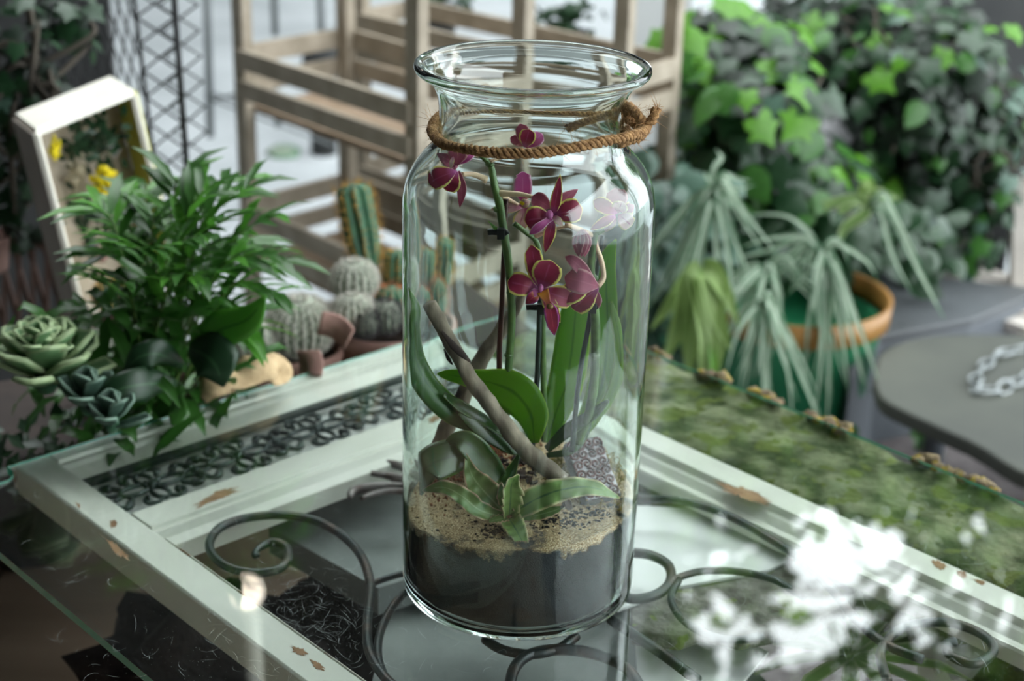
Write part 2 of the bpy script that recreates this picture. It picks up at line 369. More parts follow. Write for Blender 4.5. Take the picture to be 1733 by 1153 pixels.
# ------------------------------------------------------------------ the old door laid flat under the glass
def extr(mb, prof, fn, a, b):
    """profile (s, z) extruded along the other axis; fn(s, t, z) -> point"""
    n = len(prof); vs = [fn(s, t, z) for t in (a, b) for s, z in prof]
    fs = [(i, (i+1) % n, n+(i+1) % n, n+i) for i in range(n)] + [tuple(range(n-1, -1, -1)), tuple(range(n, 2*n))]
    return mb.add(vs, fs)
alongv = lambda s, t, z: uv(s, t, z)
alongu = lambda s, t, z: uv(t, s, z)
DB = -.041
door = thing('old_panel_door', uv(.275, .5, DB), 'old white painted panel door with chipped paint lying flat under the glass', 'door')
VL = 1.12
extr(MB(), [(0, DB), (0, -.011), (.002, -.009), (.034, -.009), (.037, -.012), (.037, DB)], alongv, -.010, VL).build('stile', 'white_paint', door, smooth=False, bev=.0008)
extr(MB(), [(.55, DB), (.55, -.011), (.548, -.009), (.516, -.009), (.514, -.016), (.510, -.018), (.503, -.024), (.497, -.025), (.495, -.024), (.4935, -.027), (.4935, DB)][::-1], alongv, -.010, VL).build('stile', 'white_paint', door, smooth=False, bev=.0006)
extr(MB(), [(-.010, DB), (-.010, -.011), (-.008, -.009), (.008, -.009), (.010, -.013), (.017, -.012), (.021, -.016), (.034, -.020), (.045, -.024), (.045, DB)], alongu, .037, .513).build('rail', 'white_paint', door, smooth=False, bev=.0006)
extr(MB(), [(.150, DB), (.150, -.011), (.152, -.009), (.186, -.009), (.188, -.013), (.194, -.012), (.200, -.018), (.210, -.022), (.210, DB)], alongu, .037, .4935).build('rail', 'white_paint', door, smooth=False, bev=.0006)
extr(MB(), [(-.0125, -.036), (-.0125, -.012), (-.010, -.0085), (-.010, -.036)], alongu, -.002, .552).build('edge_strip', 'worn_edge', door, smooth=False)
extr(MB(), [(.037, -.030), (.037, -.010), (.0395, -.012), (.041, -.03)], alongv, .21, VL).build('glazing_bead', 'worn_edge', door, smooth=False)
extr(MB(), [(.037, -.030), (.037, -.012), (.040, -.016), (.041, -.03)], alongv, .045, .15).build('glazing_bead', 'white_paint', door, smooth=False)
MB().box(uv(.265, .098, -.029), UD*.47, VD*.11, (0, 0, .004)).build('backing_board', 'backing_board', door, smooth=False)
def chip(pts, nm='paint_chip'):
    """bare wood where paint has flaked off, a ragged patch"""
    vs = []
    P = spl([gz(x, y, -.0087) for x, y in pts]+[gz(*pts[0], -.0087)], 12)[:-1]
    c = sum(P, V())/len(P)
    vs = [c + (p-c)*(1+.55*noise.noise(p*1400)+.4*noise.noise(p*4000)) for p in P]
    n = len(vs); MB().add([c]+vs, [(0, i+1, (i+1) % n+1) for i in range(n)]).build(nm, 'bare_wood', door, smooth=False)
for q in [[(332, 862), (352, 850), (372, 838), (395, 835), (402, 840), (378, 850), (352, 860), (338, 867)],
          [(176, 918), (190, 924), (203, 935), (217, 948), (212, 952), (196, 945), (186, 930)],
          [(494, 1102), (508, 1106), (520, 1114), (508, 1118), (498, 1112)],
          [(524, 1124), (540, 1130), (550, 1142), (540, 1142), (530, 1134)],
          [(1214, 824), (1240, 830), (1270, 838), (1295, 852), (1298, 862), (1270, 856), (1245, 846), (1225, 838)],
          [(1575, 958), (1590, 958), (1600, 968), (1590, 972), (1580, 966)], [(1618, 974), (1634, 978), (1632, 988), (1620, 982)],
          [(1644, 988), (1665, 992), (1660, 999)], [(128, 858), (136, 862), (134, 868)], [(186, 890), (196, 888), (198, 898), (188, 900)],
          [(700, 716), (730, 705), (738, 709), (706, 722)]]:
    chip(q)
# cast lattice in the top panel of the door
gr = MB()
LZ = -.018
grille = gr.box(uv(.265, .0555, LZ), UD*.46, VD*.010, (0, 0, .006)).build('cast_lattice', 'green_iron', door, smooth=False)
def lattice(cu, cv):
    mb = MB(); q = lambda a, b, dz=0: uv(cu+a, cv+b, LZ+dz)
    def loop(f, n=16, r=.0024): mb.tube([f(2*PI*i/n) for i in range(n+1)], r, 6, cap=False)
    for sg in (-1, 1):
        loop(lambda t: q(sg*(.019+.016*math.cos(t)), .0085*math.sin(t), .001))
        loop(lambda t: q(.0075*math.sin(t), sg*(.0165+.0125*math.cos(t))))
        for s2 in (-1, 1):
            mb.tube(spl([q(sg*.004, s2*.028), q(sg*.013, s2*.034), q(sg*.021, s2*.028), q(sg*.020, s2*.021), q(sg*.015, s2*.022)], 4), [.0022]*4+[.0026]*8+[.0022, .003, .0038, .0042, .004], 6)
            mb.tube(spl([q(sg*.034, s2*.003), q(sg*.045, s2*.006), q(sg*.049, s2*.016), q(sg*.042, s2*.024), q(sg*.034, s2*.019)], 4), [.0024]*11+[.003, .0036, .0042, .0046, .0042], 6)
            mb.tube([q(sg*.034, s2*.019), q(sg*.028, s2*.012), q(sg*.03, s2*.006)], [.003, .0025, .002], 6)
        mb.ball(q(sg*.050, 0), (.0045, .0045, .003), 8, 6)
        for s2 in (-1, 0, 1): mb.tube([q(sg*.0525, s2*.004), q(sg*.0495, s2*.014+(.002 if s2 else 0)), q(sg*.045, s2*.019)], [.003, .0042, .002], 6)
    mb.ball(q(0, 0, .002), (.0065, .0065, .004), 10, 6)
    for k in range(6): a = k*PI/3; mb.ball(q(.007*math.cos(a), .007*math.sin(a), .002), .0026, 6, 5)
    return mb
for i in range(5): lattice(.088+i*.1, .101).build('scroll_motif', 'green_iron', grille)
# wrought iron scrolls in the large opening
IZ = -.017
grl = MB().ball(gz(433, 948, IZ), (.004, .004, .003), 8, 6).build('iron_scrollwork', 'wrought_iron', door)
def scroll(pts, r=.0042, z=IZ, nm='scroll', taper=True, mat='wrought_iron'):
    P = spl([gz(x, y, z) for x, y in pts], 7); k = len(P)
    rr = [r*(min(1, .55+.45*i/14) if taper else 1) for i in range(k)]
    return MB().tube(P, rr, 10).build(nm, mat, grl)
scroll([(430, 946), (440, 935), (462, 926), (484, 934), (487, 955), (470, 972), (432, 978), (392, 970), (364, 952), (355, 928), (372, 902), (412, 886), (470, 880), (530, 888), (580, 915), (612, 950), (627, 1000), (622, 1060), (625, 1110), (650, 1153), (690, 1190)])
scroll([(720, 985), (672, 1025), (645, 1075), (640, 1120), (655, 1165)], .0036, taper=False)
scroll([(1020, 862), (1075, 853), (1150, 856), (1230, 880), (1310, 925), (1368, 965), (1410, 1010), (1450, 1060), (1500, 1100), (1560, 1125)], .0042, taper=False)
scroll([(1030, 1010), (1072, 1022), (1112, 1014), (1134, 992), (1130, 965), (1100, 948), (1060, 944), (1030, 950)], .0046, taper=False)
scroll([(1130, 998), (1150, 985), (1190, 975), (1250, 976), (1310, 990), (1360, 1020)], .0034, taper=False)
scroll([(1148, 990), (1135, 1020), (1150, 1052), (1190, 1080), (1240, 1092), (1290, 1085)], .0034, taper=False)
scroll([(1010, 1040), (1060, 1075), (1120, 1115), (1180, 1160)], .0046, taper=False)
scroll([(820, 1090), (850, 1108), (900, 1116), (945, 1106), (975, 1085)], .0042, taper=False)
scroll([(860, 1190), (870, 1140), (900, 1115), (950, 1108), (1010, 1116), (1060, 1140), (1085, 1175)], .0048, taper=False)
scroll([(1500, 1160), (1490, 1110), (1530, 1070), (1600, 1062), (1660, 1082), (1680, 1110), (1650, 1132), (1610, 1120), (1600, 1100), (1615, 1095)], .0042, taper=False)
scroll([(620, 1000), (660, 985), (720, 970)], .003, taper=False)
scroll([(352, 914), (362, 910), (372, 908)], .003, z=-.028, taper=False)
# cast leaf rosette behind the jar
for P, rr in (([(592, 850), (600, 838), (640, 832), (690, 832), (720, 838)], [.003, .006, .0065, .005, .004]),
              ([(625, 800), (640, 792), (675, 796), (700, 812), (720, 826)], [.003, .005, .006, .005, .004]),
              ([(625, 808), (650, 812), (680, 818), (700, 826), (715, 834)], [.003, .004, .005, .005, .004]),
              ([(612, 852), (625, 846), (655, 840), (690, 840), (715, 842)], [.003, .0035, .004, .004, .003])):
    Q = spl([gz(x, y, -.024) for x, y in P], 5); MB().tube(Q, interp(rr, len(Q)), 8, squash=.8).build('cast_leaf', 'rust_cast', grl)

# ------------------------------------------------------------------ glass sheet on the door
gt = thing('glass_tabletop', uv(.3, .5, -.008), 'large clear glass sheet with a green edge lying on the old door', 'glass')
out = [(-.011, -.004), (.702, -.004), (.702, 1.15), (-.092, 1.15), (-.092, .024), (-.022, .022), (-.014, .016), (-.011, .008)]
MB().poly([uv(*p)[:2] for p in out], -.0082, 0, 0, 1).build('glass_sheet', ['table_glass', 'glass_edge'], gt, smooth=False)
sc_ = MB()
def scr(cx, cy, L, ang, bend, wd=.00012):
    p = gz(cx, cy, .00008); P = [p + V((math.cos(ang+bend*t), math.sin(ang+bend*t), 0))*(L*t) for t in (0, .25, .5, .75, 1)]
    vs = []
    for i in range(5):
        d = (P[min(i+1, 4)]-P[max(i-1, 0)]).normalized(); s_ = V((-d.y, d.x, 0))*wd*(1-abs(i-2)/2.6)
        vs += [P[i]+s_, P[i]-s_]
    sc_.add(vs, [(2*i, 2*i+1, 2*i+3, 2*i+2) for i in range(4)])
rs = random.Random(3)
for i in range(260):
    x, y = rs.gauss(520, 75), rs.gauss(1040, 60)
    scr(x, y, rs.uniform(.003, .02), rs.uniform(0, 6.3), rs.gauss(0, .7), rs.uniform(.00004, .00010))
for i in range(420):
    x, y = rs.uniform(60, 1733), rs.uniform(820, 1153)
    scr(x, y, rs.uniform(.002, .03), rs.uniform(0, 6.3), rs.gauss(0, .8), rs.uniform(.00004, .00010))
for i in range(1500):
    x, y = (rs.gauss(500, 120), rs.gauss(1030, 80)) if i % 2 else (rs.uniform(0, 1733), rs.uniform(750, 1153))
    scr(x, y, rs.uniform(.0003, .0008), rs.uniform(0, 6.3), 0, .00012)
sc_.build('scratches', 'scratch', gt, smooth=False, kind='stuff')

# ------------------------------------------------------------------ what lies under the glass
def slab(name, pts, z1, th, mat, label, cat, group=None, smooth=False):
    P = [gz(x, y, z1) for x, y in pts]; o = MB().poly([p[:2] for p in P], z1-th, z1).build(name, mat, None, smooth=smooth, loc=P[0]); return tag(o, label, cat, group)
ms = MB(); NU, NV = 26, 90
def msz(u, v):
    e = min(u-.562, .722-u); return -.014 + .004*noise.noise(V((u*90, v*90, 0))) - .004 - max(0, .008-e)*1.5 + (.012 if u > .708 else 0)*max(0, noise.noise(V((u*30, v*22, 4)))+.25)
vs = [uv(.562+.16*i/(NU-1)+(.009*noise.noise(V((j*.13, i*.2, 1))) if i in (NU-1, NU-2) else 0), .04+1.05*j/(NV-1), msz(.562+.16*i/(NU-1), .04+1.05*j/(NV-1))) for i in range(NU) for j in range(NV)]
fs = [(i*NV+j, i*NV+j+1, (i+1)*NV+j+1, (i+1)*NV+j) for i in range(NU-1) for j in range(NV-1)]
b0 = len(vs); bd = [(0, j) for j in range(NV)]+[(i, NV-1) for i in range(1, NU)]+[(NU-1, j) for j in range(NV-2, -1, -1)]+[(i, 0) for i in range(NU-2, 0, -1)]
vs += [vs[i*NV+j]-V((0, 0, .10)) for i, j in bd]; nb = len(bd)
fs += [(bd[k][0]*NV+bd[k][1], b0+k, b0+(k+1) % nb, bd[(k+1) % nb][0]*NV+bd[(k+1) % nb][1]) for k in range(nb)]
mslab = thing('mossy_stone_slab', uv(.64, .55, -.12), 'mossy rough stone slab under the right edge of the glass', 'stone')
ms.add(vs, fs).build('slab', 'moss_stone', mslab)
lump = MB()
for k in range(170):
    v = R(.18, 1.0); u = R(.704, .722)
    if noise.noise(V((v*14, 7, 2))) < -.05: continue
    r = R(.003, .008); lump.ball(uv(u, v, -.010+r*.3), (r*1.3, r*1.3, r), 7, 5, nz=.6, ns=9)
lump.build('moss_clumps', 'moss_bark', mslab, kind='stuff')
slab('grey_stone_slab', [(455, 900), (700, 770), (1100, 845), (1110, 980), (700, 985), (640, 1003)], -.075, .03, 'slate', 'grey stone slab showing through the glass left of the jar', 'stone')
slab('grey_concrete_slab', [(660, 1040), (760, 1000), (1130, 1010), (1330, 1190), (620, 1200)], -.11, .03, 'slate', 'grey concrete slab under the glass in front of the jar', 'stone')
slab('white_card', [(1040, 862), (1195, 868), (1345, 950), (1300, 972), (1150, 1000), (1045, 1040)], -.048, .003, 'paper_white', 'plain white card lying under the glass right of the jar', 'card')
slab('white_card', [(1075, 1100), (1100, 1065), (1180, 1062), (1300, 1110), (1250, 1170), (1080, 1170)], -.09, .003, 'paper_white', 'white card corner under the bark piece and the glass', 'card')
bkp = [gz(x, y, -.052) for x, y in [(1060, 1010), (1150, 985), (1260, 962), (1320, 955), (1420, 960), (1450, 1010), (1380, 1060), (1250, 1085), (1190, 1070), (1150, 1085), (1070, 1075)]]
tag(MB().poly([p[:2] for p in bkp], -.068, -.052).build('bark_piece', 'lichen_bark', None, smooth=False, loc=bkp[0], bev=.002), 'flat lichened piece of bark lying on a white card under the glass', 'bark')
slab('bench_top', [(-300, 700), (480, 560), (760, 470), (900, 560), (20, 812), (-300, 900)], -.075, .05, 'bench_wood', 'dark wooden bench behind the door carrying the plant pots', 'bench')
def shelf():
    t = thing('lower_shelf', (-.25, -.1, -.34), 'pale brown plank shelf low down under the glass', 'shelf')
    for i in range(6):
        MB().box((-.95+i*.22, -.1, -.31), (.217, 0, 0), (0, 1.6, 0), (0, 0, .03)).build('plank', 'brown_plank', t, smooth=False, bev=.002)
shelf()
t = thing('dark_pot', gz(60, 930, -.295), 'dark grey round pot under the left edge of the door', 'pot')
c0 = gz(60, 930, -.295)
MB().lathe([(0, 0), (.055, 0), (.07, .09), (.073, .1), (.068, .1), (.06, .07), (0, .07)], c0, 28).build('pot_wall', 'dark_stone', t)
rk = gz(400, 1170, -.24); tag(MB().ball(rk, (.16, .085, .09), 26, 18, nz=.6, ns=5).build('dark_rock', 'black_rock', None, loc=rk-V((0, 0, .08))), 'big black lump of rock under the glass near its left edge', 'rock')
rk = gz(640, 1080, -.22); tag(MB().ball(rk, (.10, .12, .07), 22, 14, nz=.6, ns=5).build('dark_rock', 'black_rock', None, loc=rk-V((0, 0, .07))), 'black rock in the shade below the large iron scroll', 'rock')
# wrapped white pots under the glass, bottom right
def wrapped(px, py, z, r, h, label, lean):
    c = gz(px, py, z); t = thing('wrapped_pot', c, label, 'pot', 'white pots under the glass')
    MB().lathe([(0, 0), (r*.75, 0), (r, h), (r*1.06, h), (r*1.06, h*1.12), (r*.96, h*1.12), (r*.9, h*.6), (0, h*.6)], c, 32).build('pot_wall', 'paper_white', t)
    MB().lathe([(r*.8, h*.4), (r*1.12, h*1.0), (r*1.5, h*1.5)], c, 72, fn=lambda a, zz: 1+.05*math.sin(a*18)*(zz/h)).build('pleated_wrap', 'cellophane', t)
wrapped(1480, 1075, -.15, .045, .06, 'small white pot in pleated clear wrap below the right stile', 0)
wrapped(1620, 1165, -.16, .05, .06, 'white pot under the curled iron scroll end', 0)
gl = MB()
for k in range(14):
    a = k/14*PI*2; c = gz(1440, 1120, -.12); d = V((math.cos(a), math.sin(a), .25))
    gl.leaf([c, c+d*.04, c+d*.08+V((0, 0, -.004)), c+d*.115+V((0, 0, -.02))], [.003, .008, .008, .0005], (0, 0, 1), 2, .2)
tag(gl.build('leafy_rosette', 'spider_leaf_green', None, loc=gz(1440, 1120, -.12)), 'rosette of long green leaves under the glass by the wrapped pots', 'plant')

# ------------------------------------------------------------------ the jar
JX = .0104
jar = thing('glass_jar', (JX, 0, 0), 'tall clear glass jar with a flared rim holding the orchid', 'jar')
T = .0032
outp = [(.0005, .0006), (.09, .0006), (.0955, .0012), (.0985, .0035), (.0998, .008), (.1, .015), (.1, .10), (.1, .2), (.1, .30), (.1, .338), (.0995, .350), (.0975, .361), (.094, .370), (.089, .378), (.0835, .3845), (.078, .390), (.0745, .395), (.0725, .401), (.0718, .408), (.0715, .416), (.0718, .424), (.0728, .431), (.0750, .437), (.079, .4425), (.084, .4465), (.0885, .4490), (.0905, .4510), (.0912, .4535), (.0905, .4560), (.0885, .4570), (.0863, .4560)]
inp = [(.0845, .4520), (.080, .4480), (.0758, .4430), (.0722, .4375), (.0700, .431), (.0689, .424), (.0686, .416), (.0689, .408), (.0697, .4005), (.0717, .393), (.075, .3875), (.0805, .382), (.0862, .3755), (.0912, .3675), (.0945, .359), (.0964, .349), (.0968, .338), (.0968, .30), (.0968, .2), (.0968, .10), (.0968, .018), (.0960, .012), (.0935, .009), (.088, .008), (.0005, .008)]
prof = outp+inp
jo = MB().lathe(prof, (JX, 0, 0), 128, closed=False, fn=None)
jo.f += [tuple(range(127, -1, -1)), tuple((len(prof)-1)*128+j for j in range(128))]; jo.m += [0, 0]
jo.build('jar_body', 'jar_glass', jar)

# soil with the sand on it, mounded and touching the glass
def top(x, y):
    """height of the planting surface"""
    r = math.hypot(x-JX, y)
    z = .088 + .035*max(0, (x-JX))*1.2 + .05*max(0, y) - .012*max(0, -(x-JX)/.1)
    z += .012*math.exp(-((x-JX+.01)**2+(y-.02)**2)/.002) - .006*math.exp(-((x-JX+.065)**2+(y-0)**2)/.0007)
    return z + .0022*noise.noise(V((x*70, y*70, 0))) + .0008*noise.noise(V((x*300, y*300, 1))) + .0004*noise.noise(V((x*900, y*900, 2)))
m, N, L = newmat('soil_layers'); b = N['Principled BSDF']; b.inputs['Roughness'].default_value = .85
t = N.new('ShaderNodeTexCoord'); sp = N.new('ShaderNodeSeparateXYZ'); L.new(t.outputs['Object'], sp.inputs[0])
n1 = N.new('ShaderNodeTexNoise'); n1.inputs['Scale'].default_value = 22; n1.inputs['Detail'].default_value = 8; n1.inputs['Roughness'].default_value = .65; L.new(t.outputs['Object'], n1.inputs[0])
a1 = N.new('ShaderNodeMath'); a1.operation = 'MULTIPLY_ADD'; a1.inputs[1].default_value = .055; L.new(n1.outputs[0], a1.inputs[0]); L.new(sp.outputs['Z'], a1.inputs[2])
at = N.new('ShaderNodeAttribute'); at.attribute_name = 'rim'  # depth below the surface, in cm
r1 = N.new('ShaderNodeMath'); r1.operation = 'MULTIPLY_ADD'; r1.inputs[1].default_value = 6.0; L.new(n1.outputs[0], r1.inputs[0]); r1.inputs[2].default_value = -1.3
ds = N.new('ShaderNodeMath'); ds.operation = 'ADD'; L.new(at.outputs['Fac'], ds.inputs[0]); L.new(r1.outputs[0], ds.inputs[1])
cr = N.new('ShaderNodeValToRGB'); e = cr.color_ramp.elements
mrr = N.new('ShaderNodeMapRange'); mrr.inputs[1].default_value = -.5; mrr.inputs[2].default_value = 9.5; L.new(ds.outputs[0], mrr.inputs[0]); L.new(mrr.outputs[0], cr.inputs[0])
e[0].position = 0; e[0].color = (1, 1, 1, 1); e[1].position = .30; e[1].color = (0, 0, 0, 1); k = e.new(.25); k.color = (1, 1, 1, 1)
ns_ = N.new('ShaderNodeTexNoise'); ns_.inputs['Scale'].default_value = 900; ns_.inputs['Detail'].default_value = 3; L.new(t.outputs['Object'], ns_.inputs[0])
rs_ = N.new('ShaderNodeValToRGB'); es = rs_.color_ramp.elements; es[0].position = .3; es[0].color = lin('#6b5436'); es[1].position = .66; es[1].color = lin('#f0dcb4'); k = es.new(.5); k.color = lin('#b89a70'); L.new(ns_.outputs[0], rs_.inputs[0])
nd = N.new('ShaderNodeTexNoise'); nd.inputs['Scale'].default_value = 14; nd.inputs['Detail'].default_value = 5; nd.inputs['Distortion'].default_value = .8; L.new(t.outputs['Object'], nd.inputs[0])
rd = N.new('ShaderNodeValToRGB'); ed = rd.color_ramp.elements; ed[0].position = .42; ed[0].color = lin('#0d0f10'); ed[1].position = .62; ed[1].color = lin('#2d3336'); L.new(nd.outputs[0], rd.inputs[0])
mx = N.new('ShaderNodeMix'); mx.data_type = 'RGBA'; L.new(cr.outputs[0], mx.inputs[0]); L.new(rd.outputs[0], mx.inputs[6]); L.new(rs_.outputs[0], mx.inputs[7])
nw = N.new('ShaderNodeTexNoise'); nw.inputs['Scale'].default_value = 34; nw.inputs['Detail'].default_value = 4; L.new(t.outputs['Object'], nw.inputs[0])
rw = N.new('ShaderNodeValToRGB'); rw.color_ramp.elements[0].position = .62; rw.color_ramp.elements[1].position = .72; L.new(nw.outputs[0], rw.inputs[0])
mx2 = N.new('ShaderNodeMix'); mx2.data_type = 'RGBA'; L.new(rw.outputs[0], mx2.inputs[0]); L.new(mx.outputs[2], mx2.inputs[6]); mx2.inputs[7].default_value = lin('#2a221b')
L.new(mx2.outputs[2], b.inputs['Base Color'])
bp = N.new('ShaderNodeBump'); bp.inputs['Distance'].default_value = .0012; L.new(ns_.outputs[0], bp.inputs['Height']); L.new(bp.outputs[0], b.inputs['Normal'])
mb = MB(); NR, NA = 60, 160; RS = .0962
for i in range(NR):
    for j in range(NA):
        a = 2*PI*j/NA; r = RS*i/(NR-1); x, y = JX+r*math.cos(a), r*math.sin(a); mb.v.append((x, y, top(x, y))); mb.rim.append(.001); mb.al.append(0)
o_ = len(mb.v)
ZS = [0, .004, .01, .018, .028, .04, .052, .064]
for k, dz in enumerate(ZS[1:]+[1]):
    for j in range(NA):
        a = 2*PI*j/NA; x, y = JX+RS*math.cos(a), RS*math.sin(a); zt = top(x, y)
        if dz == 1: mb.v.append((JX+.09*math.cos(a), .09*math.sin(a), .0105)); mb.rim.append((zt-.0105)*100)
        else:
            z = max(zt-dz, .016); mb.v.append((x, y, z)); mb.rim.append((zt-z)*100)
        mb.al.append(0)
for i in range(NR-1+len(ZS)):
    for j in range(NA): mb.f.append((i*NA+j, (i+1)*NA+j, (i+1)*NA+(j+1) % NA, i*NA+(j+1) % NA)); mb.m.append(0)
soilbed = thing('planting_bed', (JX, 0, .0105), 'dark soil topped with pale sand filling the bottom of the jar', 'soil')
mb.build('soil', 'soil_layers', soilbed, kind='stuff')
# grit and dark crumbs on the sand
gb = MB(); gd = MB()
for k in range(900):
    a, r = R(0, 6.28), .094*math.sqrt(R(0, 1)); x, y = JX+r*math.cos(a), r*math.sin(a); s_ = R(.0004, .0011)
    gb.ball((x, y, top(x, y)+s_*.3), s_, 5, 3, nz=.3)
for k in range(520):
    q = random.choice([(910, 865, .018), (845, 884, .010), (885, 850, .016), (840, 850, .03), (1000, 860, .012), (960, 872, .016)]); p = gz(q[0], q[1], .095)
    x, y = p.x+random.gauss(0, q[2]*.8), p.y+random.gauss(0, q[2]*.5)
    if math.hypot(x-JX, y) > .092: continue
    s_ = R(.0005, .0014); gd.ball((x, y, top(x, y)+s_*.3), (s_*R(.8, 2), s_, s_*.7), 5, 4, nz=.5)
gb.build('sand_grains', 'burlap', soilbed, kind='stuff'); gd.build('soil_crumbs', 'soil', soilbed, kind='stuff')
rg = MB(); sm = MB(); bc = MB()
for k in range(1500):
    x, y = random.gauss(JX-.052, .028), random.gauss(.05, .022)
    if math.hypot(x-JX, y) > .094: continue
    s_ = R(.0007, .0016); rg.ball((x, y, top(x, y)+.010*math.exp(-((x-JX+.052)**2+(y-.05)**2)/.0008)+s_*R(-1, 2)), s_, 5, 4)
rg.build('red_granules', 'red_granules', soilbed, kind='stuff')
for k in range(420):
    x, y = JX+.072+random.gauss(0, .012), random.gauss(.028, .022)
    if k % 3 == 0: x, y = JX+.03+random.gauss(0, .012), .03+random.gauss(0, .012)
    if math.hypot(x-JX, y) > .092: continue
    z = top(x, y)+.010*math.exp(-((x-JX-.07)**2+(y-.03)**2)/.0005); p = V((x, y, z)); P = [p]
    for i in range(4): p = p + (rdir()+V((0, 0, .35)))*.0035; P.append(p if math.hypot(p.x-JX, p.y) < .0955 else P[-1]+V((0, 0, .001)))
    sm.tube(P, .0005, 4)
sm.build('moss_strands', 'straw_moss', soilbed, kind='stuff')
for k in range(80):
    x, y = JX-.01+random.gauss(0, .022), .016+random.gauss(0, .014)
    if math.hypot(x-JX, y) > .088: continue
    q = quat(rdir(), R(0, 6)).to_matrix(); s_ = R(.002, .005)
    bc.box((x, y, top(x, y)+.003), q @ V((s_*1.5, 0, 0)), q @ V((0, s_, 0)), q @ V((0, 0, s_*.5)))
bc.build('bark_chips', 'bark_chip', soilbed, smooth=False, kind='stuff')

# ------------------------------------------------------------------ driftwood and carved stones
def clampjar(p, lim=.0945):
    r = math.hypot(p.x-JX, p.y); lim2 = lim if p.z < .34 else lim-.012
    return V((JX+(p.x-JX)*lim2/r, p.y*lim2/r, p.z)) if r > lim2 else p
def stick(name, pts, rr, label, mat='driftwood'):
    P = spl([gy(x, y, d) for x, y, d in pts], 9); P = [p+V((.0012*noise.noise(p*60), .0012*noise.noise(p*60+V((5, 5, 5))), 0)) for p in P]
    t = thing(name, P[-1], label, 'driftwood'); MB().tube(P, interp(rr, len(P)), 18, wob=.22).build('stick', mat, t); return t, P
t, P = stick('driftwood_stick', [(728, 512, -.018), (742, 540, -.019), (775, 600, -.022), (808, 655, -.026), (850, 712, -.03), (895, 765, -.034), (952, 812, -.038)], [.0052, .0062, .0060, .0062, .0066, .0068, .0080, .0062], 'grey brown driftwood stick leaning across the front of the orchid')
bk = MB()
bk.leaf([gy(748, 560, -.029), gy(768, 585, -.0315), gy(782, 598, -.033), gy(797, 612, -.034)], [.001, .003, .0028, .0006], (.3, -1, .3), 4, -.3)
bk.leaf([gy(752, 590, -.027), gy(760, 606, -.0285), gy(766, 616, -.0275)], [.0005, .002, .0007], (-.6, -1, 0), 3, .3)
bk.build('peeling_bark', 'driftwood_dark', t, sol=.0006)
stick('driftwood_stick', [(888, 492, .045), (860, 540, .04), (820, 600, .033), (785, 665, .026), (755, 725, .018), (738, 775, .012)], [.0034, .0058, .0066, .0070, .0074, .0078], 'darker driftwood stick leaning behind the first one', 'driftwood')
def carved(name, a, b_, wdt, th, nrm, label, seed):
    """slab with raised swirls"""
    a, b_ = V(a), V(b_); ax = (b_-a).normalized(); n_ = V(nrm); n_ = (n_-ax*n_.dot(ax)).normalized(); sd = n_.cross(ax)
    t = thing(name, a, label, 'stone', 'carved stones in the jar'); Ln = (b_-a).length; mb = MB()
    mb.box((a+b_)/2-n_*th/2, ax*Ln, sd*wdt, n_*th); mb.build('stone_body', 'stone_side', t, smooth=False, bev=.002, sub=0)
    MB().box((a+b_)/2+n_*.0002, ax*Ln*.94, sd*wdt*.92, n_*.0016).build('white_wash', 'stone_white', t, smooth=False, bev=.0006)
    g = random.Random(seed); k = int(Ln*wdt/(.0085**2))
    rows = max(2, round(Ln/.0095)); cols = max(2, round(wdt/.0090)); sw = MB()
    for i in range(rows):
        for j in range(cols):
            cx = (i+.5)/rows*Ln*.94+Ln*.03-Ln/2+g.uniform(-.001, .001); cy_ = ((j+.5)/cols-.5)*wdt*.9; s0 = g.choice((-1, 1)); a0 = g.uniform(0, 6.28); P = []
            for q in range(15):
                th_ = a0+s0*q*.62; rr = .0006+.00031*q; P.append((a+b_)/2+ax*(cx+rr*math.cos(th_))+sd*(cy_+rr*math.sin(th_))+n_*.0014)
            sw.tube(P, .00115, 6)
    sw.build('carved_swirls', 'carved_stone', t); return t
carved('carved_stone', gy(985, 742, .018), gy(1022, 843, -.026), .033, .016, (.25, -.85, .52), 'red brown carved stone with white swirls at the right, leaning in the sand', 4)
carved('carved_stone', gy(790, 742, .052), gy(838, 726, .058), .020, .012, (.15, -.8, .6), 'small dark red carved stone half buried behind the driftwood', 6)

# ------------------------------------------------------------------ the orchid
PX = .00043
base_o = gy(910, 745, .01)
orc = thing('orchid', base_o, 'magenta orchid with yellow petal margins growing inside the glass jar', 'orchid')
TOCAM = (CAM-V((JX, 0, .25))).normalized()
def opath(pts, n=6): return [clampjar(p) for p in spl([gy(x, y, d) for x, y, d in pts], n)]
def oleaf(pts, ws, nrm, mat, name='leaf', cup=-.12, par=None, tw=0, nx=8, wav=0, wf=3):
    P = opath(pts); W = [q*PX for q in interp(ws, len(P))]; mb = MB(); mb.leaf(P, W, nrm, nx, cup, wav, wf, twist=tw)
    mb.v = [tuple(clampjar(V(p))) for p in mb.v]
    return mb.build(name, mat, par or orc, sol=.0011)
oleaf([(925, 748, .008), (940, 700, .014), (958, 650, .02), (968, 590, .026), (975, 520, .03), (980, 450, .032)], [9, 26, 34, 36, 34, 26, 3], (.1, -1, .15), 'orchid_leaf_back')
oleaf([(965, 760, .02), (1000, 700, .034), (1022, 640, .042), (1030, 560, .047), (1028, 490, .05), (1030, 440, .05), (1044, 406, .048)], [6, 22, 28, 24, 21, 20, 16, 2], (-.25, -1, .1), 'orchid_leaf_back')
oleaf([(985, 730, .02), (1022, 690, .03), (1046, 640, .036), (1052, 590, .04), (1044, 545, .044), (1036, 510, .047)], [4, 12, 14, 13, 10, 2], (.5, -1, .1), 'orchid_leaf_back')
